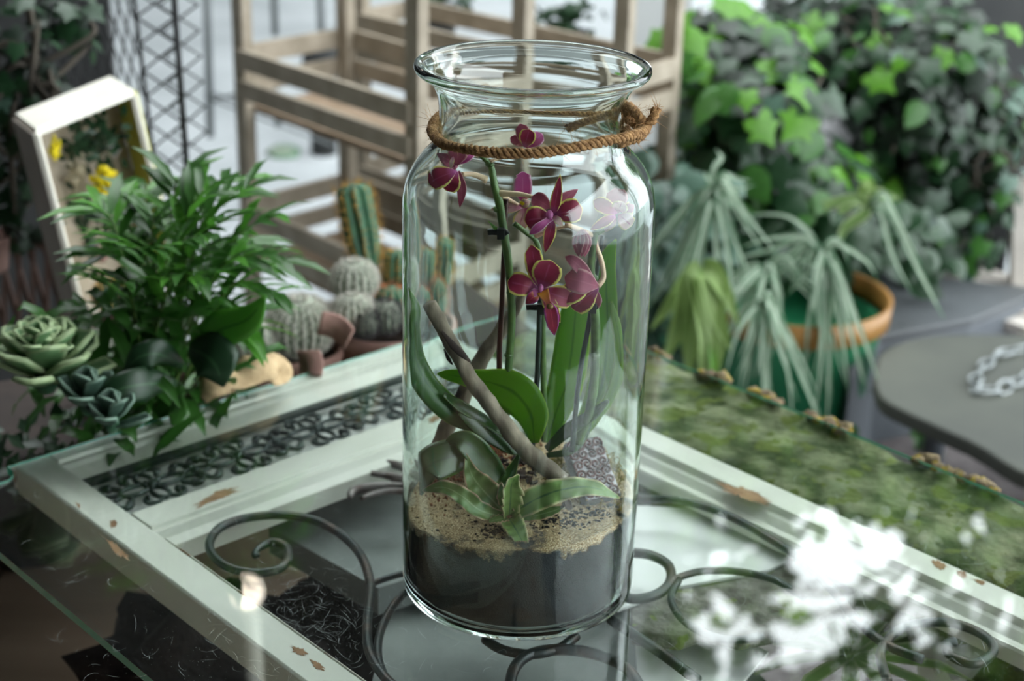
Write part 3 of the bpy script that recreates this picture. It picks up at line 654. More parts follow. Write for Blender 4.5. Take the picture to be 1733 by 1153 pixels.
oleaf([(860, 745, .0), (805, 715, -.012), (762, 690, -.022), (728, 655, -.026), (706, 610, -.026), (702, 560, -.025), (706, 520, -.024), (692, 487, -.020)], [8, 20, 25, 25, 24, 20, 12, 8, 1], (.55, -1, .35), 'orchid_leaf', cup=-.3, tw=.2)
oleaf([(870, 745, -.004), (820, 712, -.016), (780, 688, -.024), (752, 668, -.028)], [8, 16, 15, 6], (.1, -.45, 1), 'orchid_leaf_dark', cup=.15)
oleaf([(905, 748, -.006), (898, 700, -.012), (872, 665, -.016), (835, 648, -.014), (796, 640, -.006), (760, 634, .004), (740, 632, .01)], [8, 34, 40, 36, 22, 16, 10, 2], (-.25, -1, .45), 'orchid_leaf_back', cup=-.1)
oleaf([(905, 760, -.004), (868, 760, -.02), (830, 738, -.026), (800, 716, -.028), (778, 698, -.028)], [5, 10, 13, 12, 4], (.2, -1, .6), 'orchid_leaf_dark')
oleaf([(925, 760, .004), (960, 728, -.002), (1000, 702, -.004), (1030, 676, .0)], [8, 14, 12, 3], (.1, -.8, .8), 'orchid_leaf_dark')
oleaf([(925, 770, .0), (965, 762, -.004), (990, 735, .004), (1002, 700, .01)], [5, 8, 8, 3], (.3, -1, .4), 'orchid_leaf_dark')
oleaf([(850, 812, -.03), (822, 780, -.036), (795, 752, -.040), (772, 742, -.040), (752, 752, -.036)], [14, 24, 26, 22, 10, 2], (.2, -1, .5), 'orchid_leaf_dark', cup=.2)
oleaf([(800, 768, -.034), (765, 772, -.044), (728, 788, -.054), (704, 815, -.058), (694, 842, -.056)], [20, 34, 36, 28, 14, 3], (-.2, -1, .45), 'orchid_leaf_dark', cup=-.1)
def ostem(pts, r, mat, name='stem', n=10, par=None):
    P = opath(pts, 7); return MB().tube(P, [q*PX for q in interp(r, len(P))], n).build(name, mat, par or orc)
s1 = ostem([(850, 745, .0), (858, 690, -.004), (861, 620, -.008), (866, 540, -.010), (862, 460, -.010), (854, 400, -.010), (846, 345, -.010), (836, 310, -.010), (826, 282, -.009), (803, 254, -.006)], [7, 7.5, 7.5, 7.5, 7.5, 8, 8, 6.5, 5.5, 4.5], 'orchid_stem')
for x, y in ((861, 600), (865, 495), (843, 352), (828, 285), (812, 262)):
    p = gy(x, y, -.009); MB().ball(p, (.0040, .0040, .0026), 10, 6).build('node', 'orchid_stem', s1)
MB().leaf([gy(848, 392, -.015), gy(838, 385, -.018), gy(826, 372, -.018)], [.002, .0016, .0002], (0, -1, .3), 2).build('bract', 'orchid_leaf', s1)
ostem([(852, 755, .006), (845, 625, .0), (850, 500, -.004), (857, 335, -.006)], [6, 5.5, 5, 4.5], 'red_stake', 'support_stake')
s2 = ostem([(921, 745, .0), (921, 690, -.002), (919, 600, -.006), (918, 520, -.008), (916, 450, -.010), (908, 410, -.010), (890, 392, -.012), (870, 376, -.013)], [6, 6, 6, 6, 6, 5, 5, 5, 5.5], 'orchid_stem')
ostem([(900, 760, .004), (906, 690, -.002), (911, 600, -.008), (914, 500, -.010)], [6, 5.5, 5.5, 5], 'dark_stake', 'support_stake')
s3 = ostem([(978, 748, .0), (996, 700, -.004), (1006, 640, -.008), (1008, 560, -.012), (1004, 500, -.014), (1000, 450, -.014), (1006, 400, -.014), (1016, 372, -.014)], [9, 9, 9, 9, 8, 7.5, 7, 6], 'orchid_stem')
for x, y in ((1007, 600), (1004, 470), (1016, 372)):
    MB().ball(gy(x, y, -.012), (.0042, .0042, .003), 10, 6).build('node', 'orchid_stem', s3)
ostem([(968, 762, -.006), (980, 640, -.010), (998, 540, -.008), (1010, 460, -.006), (1020, 398, -.006)], [5.5, 5, 5, 4.5, 4], 'dark_stake', 'support_stake')
def clip(x, y, d, w=30):
    c = gy(x, y, d); MB().tube([c-V((w*PX*.7, 0, -.0002)), c-V((w*PX*.45, 0, -.0006)), c+V((w*PX*.35, 0, 0)), c+V((w*PX*.5, 0, .002))], .0030, 8).box(c+V((w*PX*.1, -.002, 0)), (.006, 0, 0), (0, .006, 0), (0, 0, .009)).build('stem_clip', 'black_plastic', orc, bev=.0004)
clip(845, 393, -.016); clip(912, 520, -.014, 34); clip(1000, 518, -.016, 26)
MB().ball(gy(1018, 368, -.015), (.004, .004, .006), 10, 8).build('bud_node', 'orchid_stem', orc)

def petal(fl, c, tip, w, mat, bow=.004, nrm=None, cup=.12, name='petal', prof=(.12, .75, 1, .9, .55, .05), wav=.06, mid=None, tw=0):
    a = gy(*c); b_ = gy(*tip); n_ = V(nrm) if nrm else V((0, -1, .35)); n_.normalize()
    if mid: P = spl([a, gy(*mid), b_], 6)
    else: P = [a+(b_-a)*(i/12)+n_*(bow*math.sin(PI*i/12)) for i in range(13)]
    P = [clampjar(p, .093) for p in P]
    W = [q*w*PX/2 for q in interp(prof, len(P))]
    # round the tip
    mb = MB().leaf(P, W, n_, 8, cup, wav, 2.3, twist=tw); mb.v = [tuple(clampjar(V(p), .0945)) for p in mb.v]
    return mb.build(name, mat, fl, sol=.0005)
ROUND = (.12, .5, .85, 1, 1, .85, .1); LONG = (.3, .7, 1, 1, .8, .5, .04)
def flower(c, nm='flower', label=None):
    o = MB().ball(gy(c[0], c[1], c[2]+.0015), .0022, 8, 6).build(nm, 'petal_back', orc)
    if label: o['label'] = label
    return o
def ped(fl, pts, r=(3, 3), mat='pedicel'):
    P = opath(pts); MB().tube(P, [q*PX for q in interp(r, len(P))], 8).build('pedicel', mat, fl)
M_ = 'petal_magenta'
# large open flower
f = flower((915, 489, -.030), label='open magenta flower with yellow margins')
petal(f, (912, 488, -.028), (899, 414, -.026), 34, M_, prof=ROUND); petal(f, (916, 487, -.031), (932, 440, -.034), 54, M_, prof=ROUND, bow=.006)
petal(f, (910, 490, -.030), (859, 476, -.031), 44, M_, prof=ROUND, nrm=(-.2, -1, .6)); petal(f, (918, 490, -.029), (972, 510, -.022), 40, M_, prof=ROUND)
petal(f, (918, 492, -.029), (948, 545, -.026), 26, M_, prof=LONG); petal(f, (911, 494, -.034), (890, 513, -.036), 22, 'petal_lip', name='lip_lobe')
petal(f, (913, 492, -.034), (893, 498, -.036), 16, 'petal_pink', name='lip_lobe', bow=.002)
petal(f, (918, 492, -.035), (938, 566, -.040), 26, 'petal_lip', name='lip', prof=(.9, .7, .4, .9, 1, .8, .1), mid=(931, 522, -.045))
MB().ball(gy(915, 487, -.036), (.0024, .003, .0034), 8, 6).build('column', 'petal_pink', f)
MB().ball(gy(931, 518, -.044), (.003, .003, .0026), 8, 6).build('callus', 'amber_plastic', f)
# half turned flower right of it
f = flower((985, 482, -.028), label='flower seen from behind at the right of the large one')
petal(f, (1010, 484, -.022), (956, 434, -.028), 24, 'petal_back', mid=(975, 445, -.034), prof=LONG); petal(f, (1012, 484, -.022), (955, 468, -.030), 46, 'petal_back', prof=ROUND, bow=.010)
petal(f, (1012, 486, -.022), (968, 522, -.022), 44, M_, prof=ROUND, bow=.003, nrm=(-.5, -1, -.1)); petal(f, (1000, 480, -.018), (945, 505, -.024), 40, M_, prof=ROUND)
petal(f, (1010, 490, -.02), (1000, 522, -.014), 30, 'petal_back', prof=ROUND)
ped(f, [(1011, 484, -.020), (1021, 468, -.016), (1017, 440, -.014), (1009, 418, -.013), (1006, 400, -.014)], (6, 5, 5, 5))
# front facing flower in the middle
f = flower((935, 360, -.030), label='open flower with narrow yellow edged sepals in the middle')
petal(f, (935, 365, -.030), (948, 300, -.034), 20, M_, prof=LONG, bow=.002); petal(f, (938, 362, -.031), (985, 352, -.032), 44, M_, prof=ROUND)
petal(f, (932, 366, -.030), (888, 372, -.034), 46, M_, prof=ROUND); petal(f, (936, 370, -.032), (922, 428, -.036), 22, M_, prof=LONG)
petal(f, (930, 352, -.024), (978, 320, -.018), 22, 'petal_back', prof=LONG); petal(f, (932, 350, -.024), (900, 332, -.022), 30, 'petal_back', prof=ROUND)
petal(f, (934, 366, -.036), (896, 396, -.042), 18, 'petal_pink', name='lip', prof=(.7, .6, .8, 1, .8, .1)); petal(f, (937, 364, -.036), (952, 382, -.038), 14, 'petal_pale', name='lip_lobe')
MB().ball(gy(930, 362, -.037), (.003, .004, .0035), 8, 6).build('column', 'petal_pink', f)
ped(f, [(918, 338, -.022), (885, 328, -.016), (846, 326, -.010)], (3, 4, 6))
# left flower, seen from the side
f = flower((770, 285, -.020), label='drooping side view flower at the left under the rope')
petal(f, (775, 285, -.018), (742, 262, -.018), 22, 'petal_back', prof=LONG); petal(f, (773, 283, -.020), (778, 248, -.022), 34, 'petal_back', prof=ROUND)
petal(f, (776, 282, -.018), (800, 258, -.014), 22, 'petal_pink', prof=ROUND); petal(f, (772, 292, -.022), (728, 312, -.026), 40, M_, prof=ROUND, nrm=(-.3, -1, .5))
petal(f, (774, 292, -.020), (756, 322, -.024), 38, M_, prof=ROUND); petal(f, (776, 292, -.018), (779, 350, -.018), 18, 'petal_back', mid=(782, 320, -.024), prof=LONG)
petal(f, (768, 268, -.024), (764, 288, -.028), 8, 'petal_pale', name='lip')
ped(f, [(782, 297, -.018), (800, 298, -.013), (824, 306, -.010)], (4, 4, 5))
# top flower behind the rope
f = flower((890, 240, -.004), label='flower seen from behind level with the rope')
petal(f, (893, 250, -.004), (880, 208, -.006), 26, 'petal_back', prof=ROUND); petal(f, (893, 248, -.008), (918, 226, -.008), 26, 'petal_pink', prof=ROUND)
petal(f, (890, 246, -.004), (864, 232, -.002), 18, 'petal_back', prof=ROUND); petal(f, (888, 248, -.008), (896, 218, -.012), 30, M_, prof=ROUND, bow=.004)
petal(f, (884, 256, -.006), (920, 264, -.008), 16, 'petal_back', prof=LONG); petal(f, (888, 252, -.004), (870, 262, -.002), 18, 'petal_back', prof=ROUND)
ped(f, [(868, 260, -.004), (848, 268, -.006), (829, 278, -.009)], (4, 4, 4))
# pale flower behind
f = flower((887, 345, .006), label='small pale flower behind the stem facing away')
petal(f, (886, 340, .006), (884, 300, .006), 34, 'petal_pink', prof=ROUND); petal(f, (883, 348, .006), (830, 352, .008), 20, 'petal_pale', prof=LONG)
petal(f, (888, 350, .006), (878, 385, .008), 30, 'petal_pale', prof=ROUND); petal(f, (890, 350, .006), (910, 370, .008), 30, 'petal_pale', prof=ROUND)
petal(f, (880, 346, .002), (898, 338, .0), 18, 'petal_pale', name='lip'); MB().ball(gy(888, 341, .0), (.004, .003, .0025), 8, 6).build('callus', 'yellow_flower', f)
ped(f, [(880, 346, .008), (862, 336, .0), (848, 328, -.008)], (3, 4, 5))
# right flower
f = flower((1045, 355, -.012), label='pale veined flower near the right wall of the jar')
petal(f, (1043, 360, -.014), (1003, 338, -.018), 28, M_, prof=ROUND); petal(f, (1046, 356, -.012), (1040, 318, -.010), 38, 'petal_back', prof=ROUND)
petal(f, (1048, 356, -.010), (1090, 345, -.004), 26, 'petal_magenta', prof=ROUND); petal(f, (1040, 364, -.016), (998, 388, -.022), 20, 'petal_magenta', prof=LONG)
petal(f, (1046, 362, -.014), (1068, 382, -.014), 34, 'petal_pale', prof=ROUND); petal(f, (1044, 356, -.020), (1052, 340, -.026), 30, 'petal_pale', name='lip', wav=.3)
petal(f, (1040, 366, -.014), (1022, 392, -.014), 20, 'petal_pale', prof=LONG)
ped(f, [(1036, 372, -.012), (1024, 386, -.013), (1010, 394, -.014)], (5, 5, 6), 'orchid_stem')
# hanging bud, and the pale arm of the right stem
f = flower((983, 404, -.022), 'bud')
for a in range(3): petal(f, (985, 388, -.022), (984+a*5-5, 434, -.024+a*.002), 24, 'petal_back', prof=LONG, name='sepal', nrm=(a*.5-.5, -1, .2))
ped(f, [(982, 390, -.021), (960, 382, -.018), (930, 390, -.012), (905, 400, -.010)], (3, 3, 4, 5))
ped(orc, [(958, 378, -.026), (980, 388, -.020), (1002, 398, -.014)], (4, 6, 6))

# ------------------------------------------------------------------ the spiky rosette plant in front
cb = gy(862, 872, -.050)
cr_ = thing('earth_star', cb, 'small rosette plant with wavy pale edged leaves on the sand', 'plant')
def cleaf(pts, ws, nrm, mat='crypt_leaf', tw=0, cup=.25):
    P = opath(pts, 8); W = [q*PX*.58 for q in interp(ws, len(P))]; mb = MB().leaf(P, W, nrm, 8, cup, .30, 5.5, twist=tw)
    mb.v = [tuple(clampjar(V(p), .0955)) for p in mb.v]; mb.build('leaf', mat, cr_, sol=.0007)
cleaf([(858, 872, -.050), (838, 850, -.050), (815, 825, -.050), (798, 800, -.048), (789, 766, -.044)], [26, 46, 50, 42, 22, 2], (.15, -1, .35))
cleaf([(850, 874, -.052), (812, 862, -.062), (782, 838, -.064), (752, 824, -.060), (716, 830, -.054)], [16, 28, 32, 26, 22, 2], (.1, -1, .7), 'crypt_leaf')
cleaf([(862, 868, -.046), (852, 838, -.036), (862, 805, -.030), (880, 764, -.026)], [18, 28, 28, 18, 2], (-.1, -1, .2), 'orchid_leaf')
cleaf([(862, 870, -.052), (864, 842, -.058), (866, 818, -.062), (878, 802, -.062)], [22, 34, 36, 24, 3], (.35, -1, .3), 'crypt_leaf_striped', cup=.6)
cleaf([(864, 870, -.052), (852, 840, -.052), (848, 816, -.050)], [20, 22, 3], (-.3, -1, .3))
cleaf([(866, 870, -.052), (905, 845, -.060), (950, 828, -.062), (1000, 824, -.058), (1048, 843, -.052)], [24, 40, 42, 34, 24, 2], (.05, -1, .7), 'crypt_leaf_striped', cup=.18)
cleaf([(872, 876, -.054), (905, 872, -.062), (935, 864, -.064), (955, 856, -.062)], [12, 18, 20, 14, 4], (.1, -.8, .8), 'crypt_leaf')
cleaf([(948, 862, -.063), (955, 848, -.063), (952, 836, -.062), (962, 856, -.066), (966, 862, -.066)], [3, 8, 7, 12, 3], (.5, -1, 0), 'bark_chip')
cleaf([(862, 878, -.054), (870, 890, -.066), (880, 908, -.080), (894, 934, -.0895)], [34, 38, 34, 22, 2], (0, -.8, .9), 'crypt_leaf_striped')
cleaf([(858, 876, -.054), (838, 880, -.062), (828, 884, -.066)], [16, 18, 3], (0, -.4, 1), 'crypt_leaf')
cleaf([(856, 866, -.046), (832, 830, -.032), (812, 790, -.022), (808, 760, -.018)], [30, 40, 38, 24, 3], (.2, -1, .5), 'orchid_leaf_dark')
cleaf([(868, 868, -.046), (900, 838, -.03), (930, 822, -.02)], [24, 26, 3], (0, -1, .6), 'orchid_leaf_dark')

# ------------------------------------------------------------------ coir rope around the neck
rope = thing('coir_rope', (JX, 0, .395), 'hairy brown coir rope tied around the neck of the jar', 'rope')
RC, RX = .0805, JX+.004
def ring(a): return V((RX+RC*math.cos(a)*(1.06 if math.cos(a) > 0 else 1), RC*math.sin(a), .4075+.0035*math.cos(a+.5)-.003*math.sin(a*2)+.0008*math.sin(a*5)))
def strands(P, name, r=.0021, off=.0021, pitch=.0135, parent=rope):
    """three twisted yarns along P"""
    Ls = [0]
    for i in range(1, len(P)): Ls.append(Ls[-1]+(P[i]-P[i-1]).length)
    for q in range(3):
        x = None; Q = []
        for i in range(len(P)):
            t = (P[min(i+1, len(P)-1)]-P[max(i-1, 0)]).normalized(); x = (x - t*x.dot(t)).normalized() if x else t.orthogonal().normalized()
            y = t.cross(x); a = Ls[i]/pitch*2*PI+q*2*PI/3; Q.append(P[i]+(x*math.cos(a)+y*math.sin(a))*off)
        MB().tube(Q, r, 7, wob=.55).build(name, 'coir', parent)
def resample(P, st_):
    o = [P[0]]; acc = 0
    for i in range(1, len(P)):
        seg = P[i]-P[i-1]; l = seg.length; k = max(1, int(l/st_))
        for j in range(1, k+1): o.append(P[i-1]+seg*(j/k))
    return o
loopP = [ring(a) for a in np.linspace(.18, 2*PI-.12, 420)]
strands(loopP, 'yarn')
kc = gy(1072, 215, -.012)
kpts = [[(1062, 178, .01), (1076, 190, -.004), (1086, 206, -.012), (1082, 222, -.014), (1066, 228, -.010), (1058, 218, -.002)],
        [(1048, 245, -.03), (1072, 232, -.024), (1092, 216, -.016), (1104, 202, -.012), (1110, 184, -.010)],
        [(1060, 200, .012), (1078, 212, .004), (1088, 226, -.006), (1074, 236, -.016), (1058, 226, -.012)],
        [(1066, 196, .004), (1052, 188, .030), (1022, 196, .052), (985, 206, .062), (962, 216, .064)]]
for q in kpts: strands(resample(spl([gy(*p) for p in q], 8), .0013), 'knot_yarn')
fb = MB()
def fibres(P, n, ln=.009):
    for k in range(n):
        p = random.choice(P)+rdir()*.002; d = rdir(); l = R(.3, 1)*ln; Q = [p, p+d*l*.5, p+d*l+rdir()*l*.35]; fb.tube(Q, [.00016, .00014, .00009], 3, cap=False)
fibres(loopP, 2600, .0065); fibres(loopP, 70, .016)
for q in kpts: fibres([gy(*p) for p in q], 110, .010); fibres([gy(*p) for p in q][-2:], 50, .014)
fibres([gy(735, 212, 0), gy(732, 205, .0)], 26, .018)
fb.build('loose_fibres', 'coir_fibre', rope, kind='stuff')

# ------------------------------------------------------------------ plants and things on the bench behind
BZ = -.075
def benchpt(px, py): return gz(px, py, BZ)
# parlour palm
pb = gy(262, 735, .36); pb.z = BZ
palm = thing('parlour_palm', pb, 'bushy green parlour palm with narrow leaflets behind the lattice corner', 'palm')
MB().lathe([(0, 0), (.035, 0), (.045, .05), (.048, .055), (.043, .055), (.04, .04), (0, .04)], pb, 24).build('pot', 'black_plastic', palm)
prng = random.Random(11)
fronds = [(165, 350, -.02), (200, 330, .05), (250, 310, .10), (300, 300, .04), (345, 320, .0), (390, 300, .06), (430, 310, .02), (465, 360, .0), (470, 430, -.05), (490, 440, .03), (480, 500, -.06), (440, 560, -.08),
          (230, 420, -.08), (175, 430, -.02), (200, 480, -.10), (330, 400, -.06), (380, 370, -.04), (260, 360, -.0), (430, 400, .08), (350, 470, -.10)]
for i, (fx, fy, dd) in enumerate(fronds):
    tip = gy(fx, fy, .40+dd); bs = pb+V((prng.uniform(-.02, .02), prng.uniform(-.02, .02), .05)); mid = bs.lerp(tip, .6)+V((0, 0, .055+.02*prng.random()))
    P = spl([bs, bs.lerp(mid, .5)+V((0, 0, .01)), mid, tip], 8); k = len(P)
    s_ = MB().tube(P, interp([.0022, .0016, .0008], k), 6).build('frond', 'orchid_stem', palm)
    for j in range(14):
        tt = .42+.56*(j//2)/6.5; idx = min(int(tt*(k-1)), k-2); p = P[idx].lerp(P[idx+1], .5); d = (P[idx+1]-P[idx]).normalized()
        sd = d.cross(V((0, 0, 1))).normalized()*(1 if j % 2 else -1); l = prng.uniform(.055, .085)*(1-.25*(tt-.4)); wv = V((prng.uniform(-.25, .25), prng.uniform(-.25, .25), prng.uniform(-.2, .35)))
        dr = (d*.75+sd*.8+wv).normalized(); dr2 = (dr+V((0, 0, -.75))).normalized()
        MB().leaf([p, p+dr*l*.3, p+dr*l*.6+dr2*l*.08, p+dr*l*.75+dr2*l*.30], [.0012, .0062, .0056, .0003], V((0, 0, 1))+sd*.3, 2, .25).build('leaflet', 'palm_leaf_light' if prng.random() < .4 else 'palm_leaf', s_)
ll = MB()
for k in range(240):
    c = pb+V((prng.gauss(0, .05), prng.gauss(.0, .04), prng.uniform(.02, .20))); d = V((prng.uniform(-1, 1), prng.uniform(-1, .6), prng.uniform(-.5, .7))).normalized(); l = prng.uniform(.04, .08)
    ll.leaf([c, c+d*l*.4, c+d*l*.8+V((0, 0, -.01)), c+d*l+V((0, 0, -.025))], [.001, .007, .006, .0003], (0, -.3, 1), 2, .2)
ll.build('inner_leaflets', 'palm_leaf', palm, kind='stuff')
def broad(name, c, pts, ws, par, mat, n=(0, -1, .4)):
    P = spl([gy(*p) for p in pts], 5); MB().leaf(P, [q*.0006 for q in interp(ws, len(P))], n, 6, -.15).build(name, mat, par, sol=.0006)
bl = thing('broad_leaved_plant', gy(330, 720, .3), 'dark plant with wide pointed leaves in front of the palm foot', 'plant')
broad('leaf', 0, [(330, 590, .30), (370, 560, .28), (420, 540, .27), (450, 500, .27)], [6, 34, 26, 2], bl, 'palm_leaf_light')
broad('leaf', 0, [(320, 590, .30), (345, 600, .27), (365, 620, .26), (378, 655, .26)], [14, 48, 44, 2], bl, 'ivy_dark')
broad('leaf', 0, [(310, 620, .30), (270, 600, .26), (235, 605, .25), (210, 630, .25)], [6, 26, 22, 2], bl, 'ivy_dark')
broad('leaf', 0, [(300, 650, .30), (250, 650, .24), (200, 660, .22), (150, 690, .22)], [6, 30, 26, 2], bl, 'ivy_dark')
broad('leaf', 0, [(300, 670, .28), (300, 700, .25), (290, 720, .24)], [8, 20, 2], bl, 'palm_leaf')
broad('leaf', 0, [(240, 690, .28), (235, 700, .25), (232, 725, .24)], [8, 22, 2], bl, 'palm_leaf')
# succulent at the far left
def succulent(c, r, n, label, mat, name='succulent', up=.9, rows=4):
    t = thing(name, c, label, 'succulent'); MB().ball(c+V((0, 0, r*.3)), (r*.2, r*.2, r*.3), 8, 6).build('stem', 'cactus_green', t)
    for i in range(n):
        ring_ = i/(n-1); a = i*2.4; el = .15+ring_*1.15; l = r*(1-.45*ring_); d = V((math.cos(a)*math.cos(el), math.sin(a)*math.cos(el), math.sin(el))); o0 = c+V((0, 0, r*(.2+.3*ring_)))
        MB().leaf([o0, o0+d*l*.45, o0+d*l*.85+V((0, 0, l*.08)), o0+d*l+V((0, 0, l*.14))], [r*.07, r*.23, r*.27, r*.03], V((0, 0, 1)) if el < 1.2 else V((math.cos(a), math.sin(a), .2)), 6, .3).build('leaf', mat, t, sol=r*.07)
    return t
succulent(gy(80, 668, .26), .072, 22, 'pale green fleshy succulent rosette at the far left', 'succulent_leaf')
succulent(gy(66, 612, .24), .036, 9, 'small upright green succulent shoot above the pale rosette', 'succulent_leaf')
succulent(gy(150, 705, .22), .045, 9, 'grey green wide leaved succulent beside the pale rosette', 'succulent_dark')
succulent(gy(190, 735, .20), .040, 9, 'low dark succulent right beside the door corner', 'succulent_dark')
gd_ = MB()
for k in range(260):
    c = gy(prng.uniform(-60, 420), prng.uniform(690, 770), prng.uniform(.2, .38)); c = gz(prng.uniform(-60, 440), 0, 0) if 0 else uv(prng.uniform(-.25, .22), prng.uniform(-.16, -.045), prng.uniform(-.07, -.03)); d = rdir(); d.z = abs(d.z); l = prng.uniform(.015, .03)
    gd_.leaf([c, c+d*l*.5, c+d*l], [.002, .008, .0005], (0, -.3, 1), 2, .2)
tag(gd_.build('ground_foliage', 'ivy_dark', None, kind='stuff'), 'dark low foliage filling the bench edge under the palm and succulents', 'foliage', kind='stuff')

# cacti in terracotta pots
def ribbed(c, rr, h, ribs, ax=(0, 0, 1), depth=.12, mat='cactus_green', spine='spine_gold', n_sp=14, sl=.008, par=None, tilt=None, topf=.9, ns=3, swr=.00022):
    """ribbed cactus body with tufts of spines on the ribs"""
    c = V(c); q = V(ax).to_track_quat('Z', 'Y').to_matrix(); body = MB(); n = ribs*6; prof = []; k = 16
    for i in range(k+1):
        s_ = i/k; z = h*s_; e = (math.sin(PI*min(1, s_*.5+.22)) if h > rr*3 else math.sin(PI*(.12+.88*s_)))
        if h > rr*3: r = rr*(min(1, .8+.5*s_))*(1 if s_ < topf else math.sqrt(max(0, 1-((s_-topf)/(1-topf))**2)))
        else: r = rr*math.sqrt(max(0, 1-(2*s_-1)**2)) if 0 < s_ < 1 else 0; 
        prof.append((max(r, .0004), z))
    vs = []
    for r, z in prof:
        for j in range(n):
            a = 2*PI*j/n; f = 1-depth*(.5-.5*math.cos(a*ribs)); vs.append(c+q@V((r*f*math.cos(a), r*f*math.sin(a), z)))
    body.add(vs, [(i*n+j, i*n+(j+1) % n, (i+1)*n+(j+1) % n, (i+1)*n+j) for i in range(k) for j in range(n)])
    body.build('cactus_body', mat, par)
    sp = MB()
    for b in range(ribs):
        a = 2*PI*b/ribs
        for i in range(n_sp):
            s_ = (i+.5)/n_sp*k; i0 = min(int(s_), k-1); r = prof[i0][0]+(prof[i0+1][0]-prof[i0][0])*(s_-i0); z = h*s_/k
            p = c+q@V((r*math.cos(a), r*math.sin(a), z)); o = q@V((math.cos(a), math.sin(a), (z/h-.5)*1.4))
            for m_ in range(ns):
                d = (o+rdir()*.8).normalized(); sp.tube([p-d*.001, p+d*sl*R(.5, 1)], [swr, swr*.4], 3, cap=False)
    sp.build('spines', spine, par, kind='stuff')
def cactus(name, c, rr, h, ribs, label, group=None, **k):
    t = thing(name, c, label, 'cactus', group); ribbed(c, rr, h, ribs, par=t, **k); return t
def pot(px, py, y, r, h, label, mat='terracotta', group='terracotta pots on the bench'):
    c = gy(px, py, y); c = V((c.x, c.y, c.z-h)); t = thing('terracotta_pot', c, label, 'pot', group)
    MB().lathe([(0, 0), (r*.72, 0), (r*.92, h*.72), (r*.94, h*.74), (r*1.02, h*.75), (r*1.04, h*.8), (r*1.04, h*.97), (r*1.0, h), (r*.93, h), (r*.9, h*.82), (r*.88, h*.78), (0, h*.78)], c, 40).build('pot_wall', mat, t)
    MB().lathe([(0, h*.83), (r*.5, h*.84), (r*.89, h*.80)], c, 24).build('soil', 'soil', t, kind='stuff'); return t, c+V((0, 0, h*.84))
t, pc = pot(655, 545, .62, .072, .075, 'wide terracotta pot planted with a group of cacti')
cactus('column_cactus', gy(622, 448, .66), .022, .105, 9, 'tall green column cactus with golden spines', ax=(-.19, .1, 1), depth=.25, n_sp=22, ns=4, sl=.012, swr=.0003)
cactus('column_cactus', gy(672, 520, .66), .019, .075, 10, 'shorter green column cactus beside the left jar wall with gold spines', ax=(.02, .1, 1), depth=.22, n_sp=16, ns=4, sl=.011, swr=.0003)
cactus('column_cactus', gy(722, 480, .70), .016, .06, 9, 'green column cactus seen through the left jar wall', ax=(.05, 0, 1), depth=.22, n_sp=14, ns=4, sl=.011, swr=.0003)
cactus('barrel_cactus', gy(662, 548, .62), .024, .05, 11, 'low cactus with dense orange spines', depth=.2, n_sp=12, ns=5, sl=.010, spine='spine_orange', swr=.0003)
cactus('barrel_cactus', gy(708, 540, .64), .020, .055, 10, 'cactus with orange spines behind the left jar wall', depth=.2, n_sp=12, ns=5, sl=.010, spine='spine_orange', swr=.0003)
def ballc(px, py, y, r, label, spine='spine_white', ribs=18, mat='cactus_pale', sq=.92, n_sp=20, ns=8, sl=.006, depth=.08):
    c = gy(px, py, y); return cactus('ball_cactus', c-V((0, 0, r*sq)), r, 2*r*sq, ribs, label, mat=mat, spine=spine, n_sp=n_sp, ns=ns, sl=sl, depth=depth, swr=.0004)
ballc(600, 474, .60, .028, 'round pale cactus resting above the smaller balls in the wide pot')
ballc(598, 528, .56, .025, 'round pale cactus at the left rim of the wide pot')
ballc(652, 536, .57, .022, 'small grey cactus with dark spines at the front of the wide pot', 'spine_dark')
ballc(618, 546, .55, .018, 'tiny grey cactus tucked under the pale balls', 'spine_dark')
t, pc = pot(506, 588, .56, .052, .055, 'terracotta pot holding the largest round cactus')
ballc(508, 552, .55, .040, 'largest round cactus covered with white spines', ribs=24, n_sp=24, ns=9, sl=.007, mat='cactus_pale')
ballc(424, 575, .52, .029, 'round white spined cactus half hidden by the palm', ribs=18)
ballc(172, 592, .50, .024, 'small pale round cactus left of the palm', ribs=14)
ballc(185, 500, .72, .021, 'dark green cactus below the white box frame', ribs=10, mat='cactus_green', spine='spine_gold')
pot(190, 540, .70, .026, .05, 'small brown pot with a dark green cactus', 'dark_terracotta')
pot(178, 615, .50, .036, .045, 'terracotta pot left of the palm stems')
pot(428, 612, .52, .036, .04, 'terracotta pot behind the burlap ribbon')
pot(308, 600, .56, .040, .05, 'terracotta pot between the palm stems', 'dark_terracotta')
def shard(px, py, y, r, label, rot):
    c = gy(px, py, y); q = Matrix.Rotation(rot, 3, 'Y') @ Matrix.Rotation(.5, 3, 'X'); mb = MB(); n = 12; vs = []
    for j in range(n+1):
        a = PI*.45*j/n+.6
        for (rr, zz) in ((r*1.2, 0), (r*1.4, r*1.5), (r*1.3, r*1.5), (r*1.08, 0)): vs.append(c+q@V((rr*math.cos(a), rr*math.sin(a), zz-r*.5)))
    for j in range(n):
        for k in range(4): mb.f.append((j*4+k, j*4+(k+1) % 4, (j+1)*4+(k+1) % 4, (j+1)*4+k)); mb.m.append(0)
    mb.v = [tuple(v) for v in vs]; mb.rim = [0]*len(vs); mb.al = [0]*len(vs); mb.f += [(3, 2, 1, 0), tuple(n*4+k for k in range(4))]; mb.m += [0, 0]
    tag(mb.build('pot_shard', 'terracotta', None, loc=c, sol=0), label, 'shard')
shard(548, 588, .48, .024, 'upright terracotta shard beside the largest round cactus', .3)
shard(498, 622, .43, .020, 'curved terracotta shard lying near the burlap ribbon', 1.4)
shard(120, 612, .44, .024, 'terracotta shard behind the pale succulent', .9)
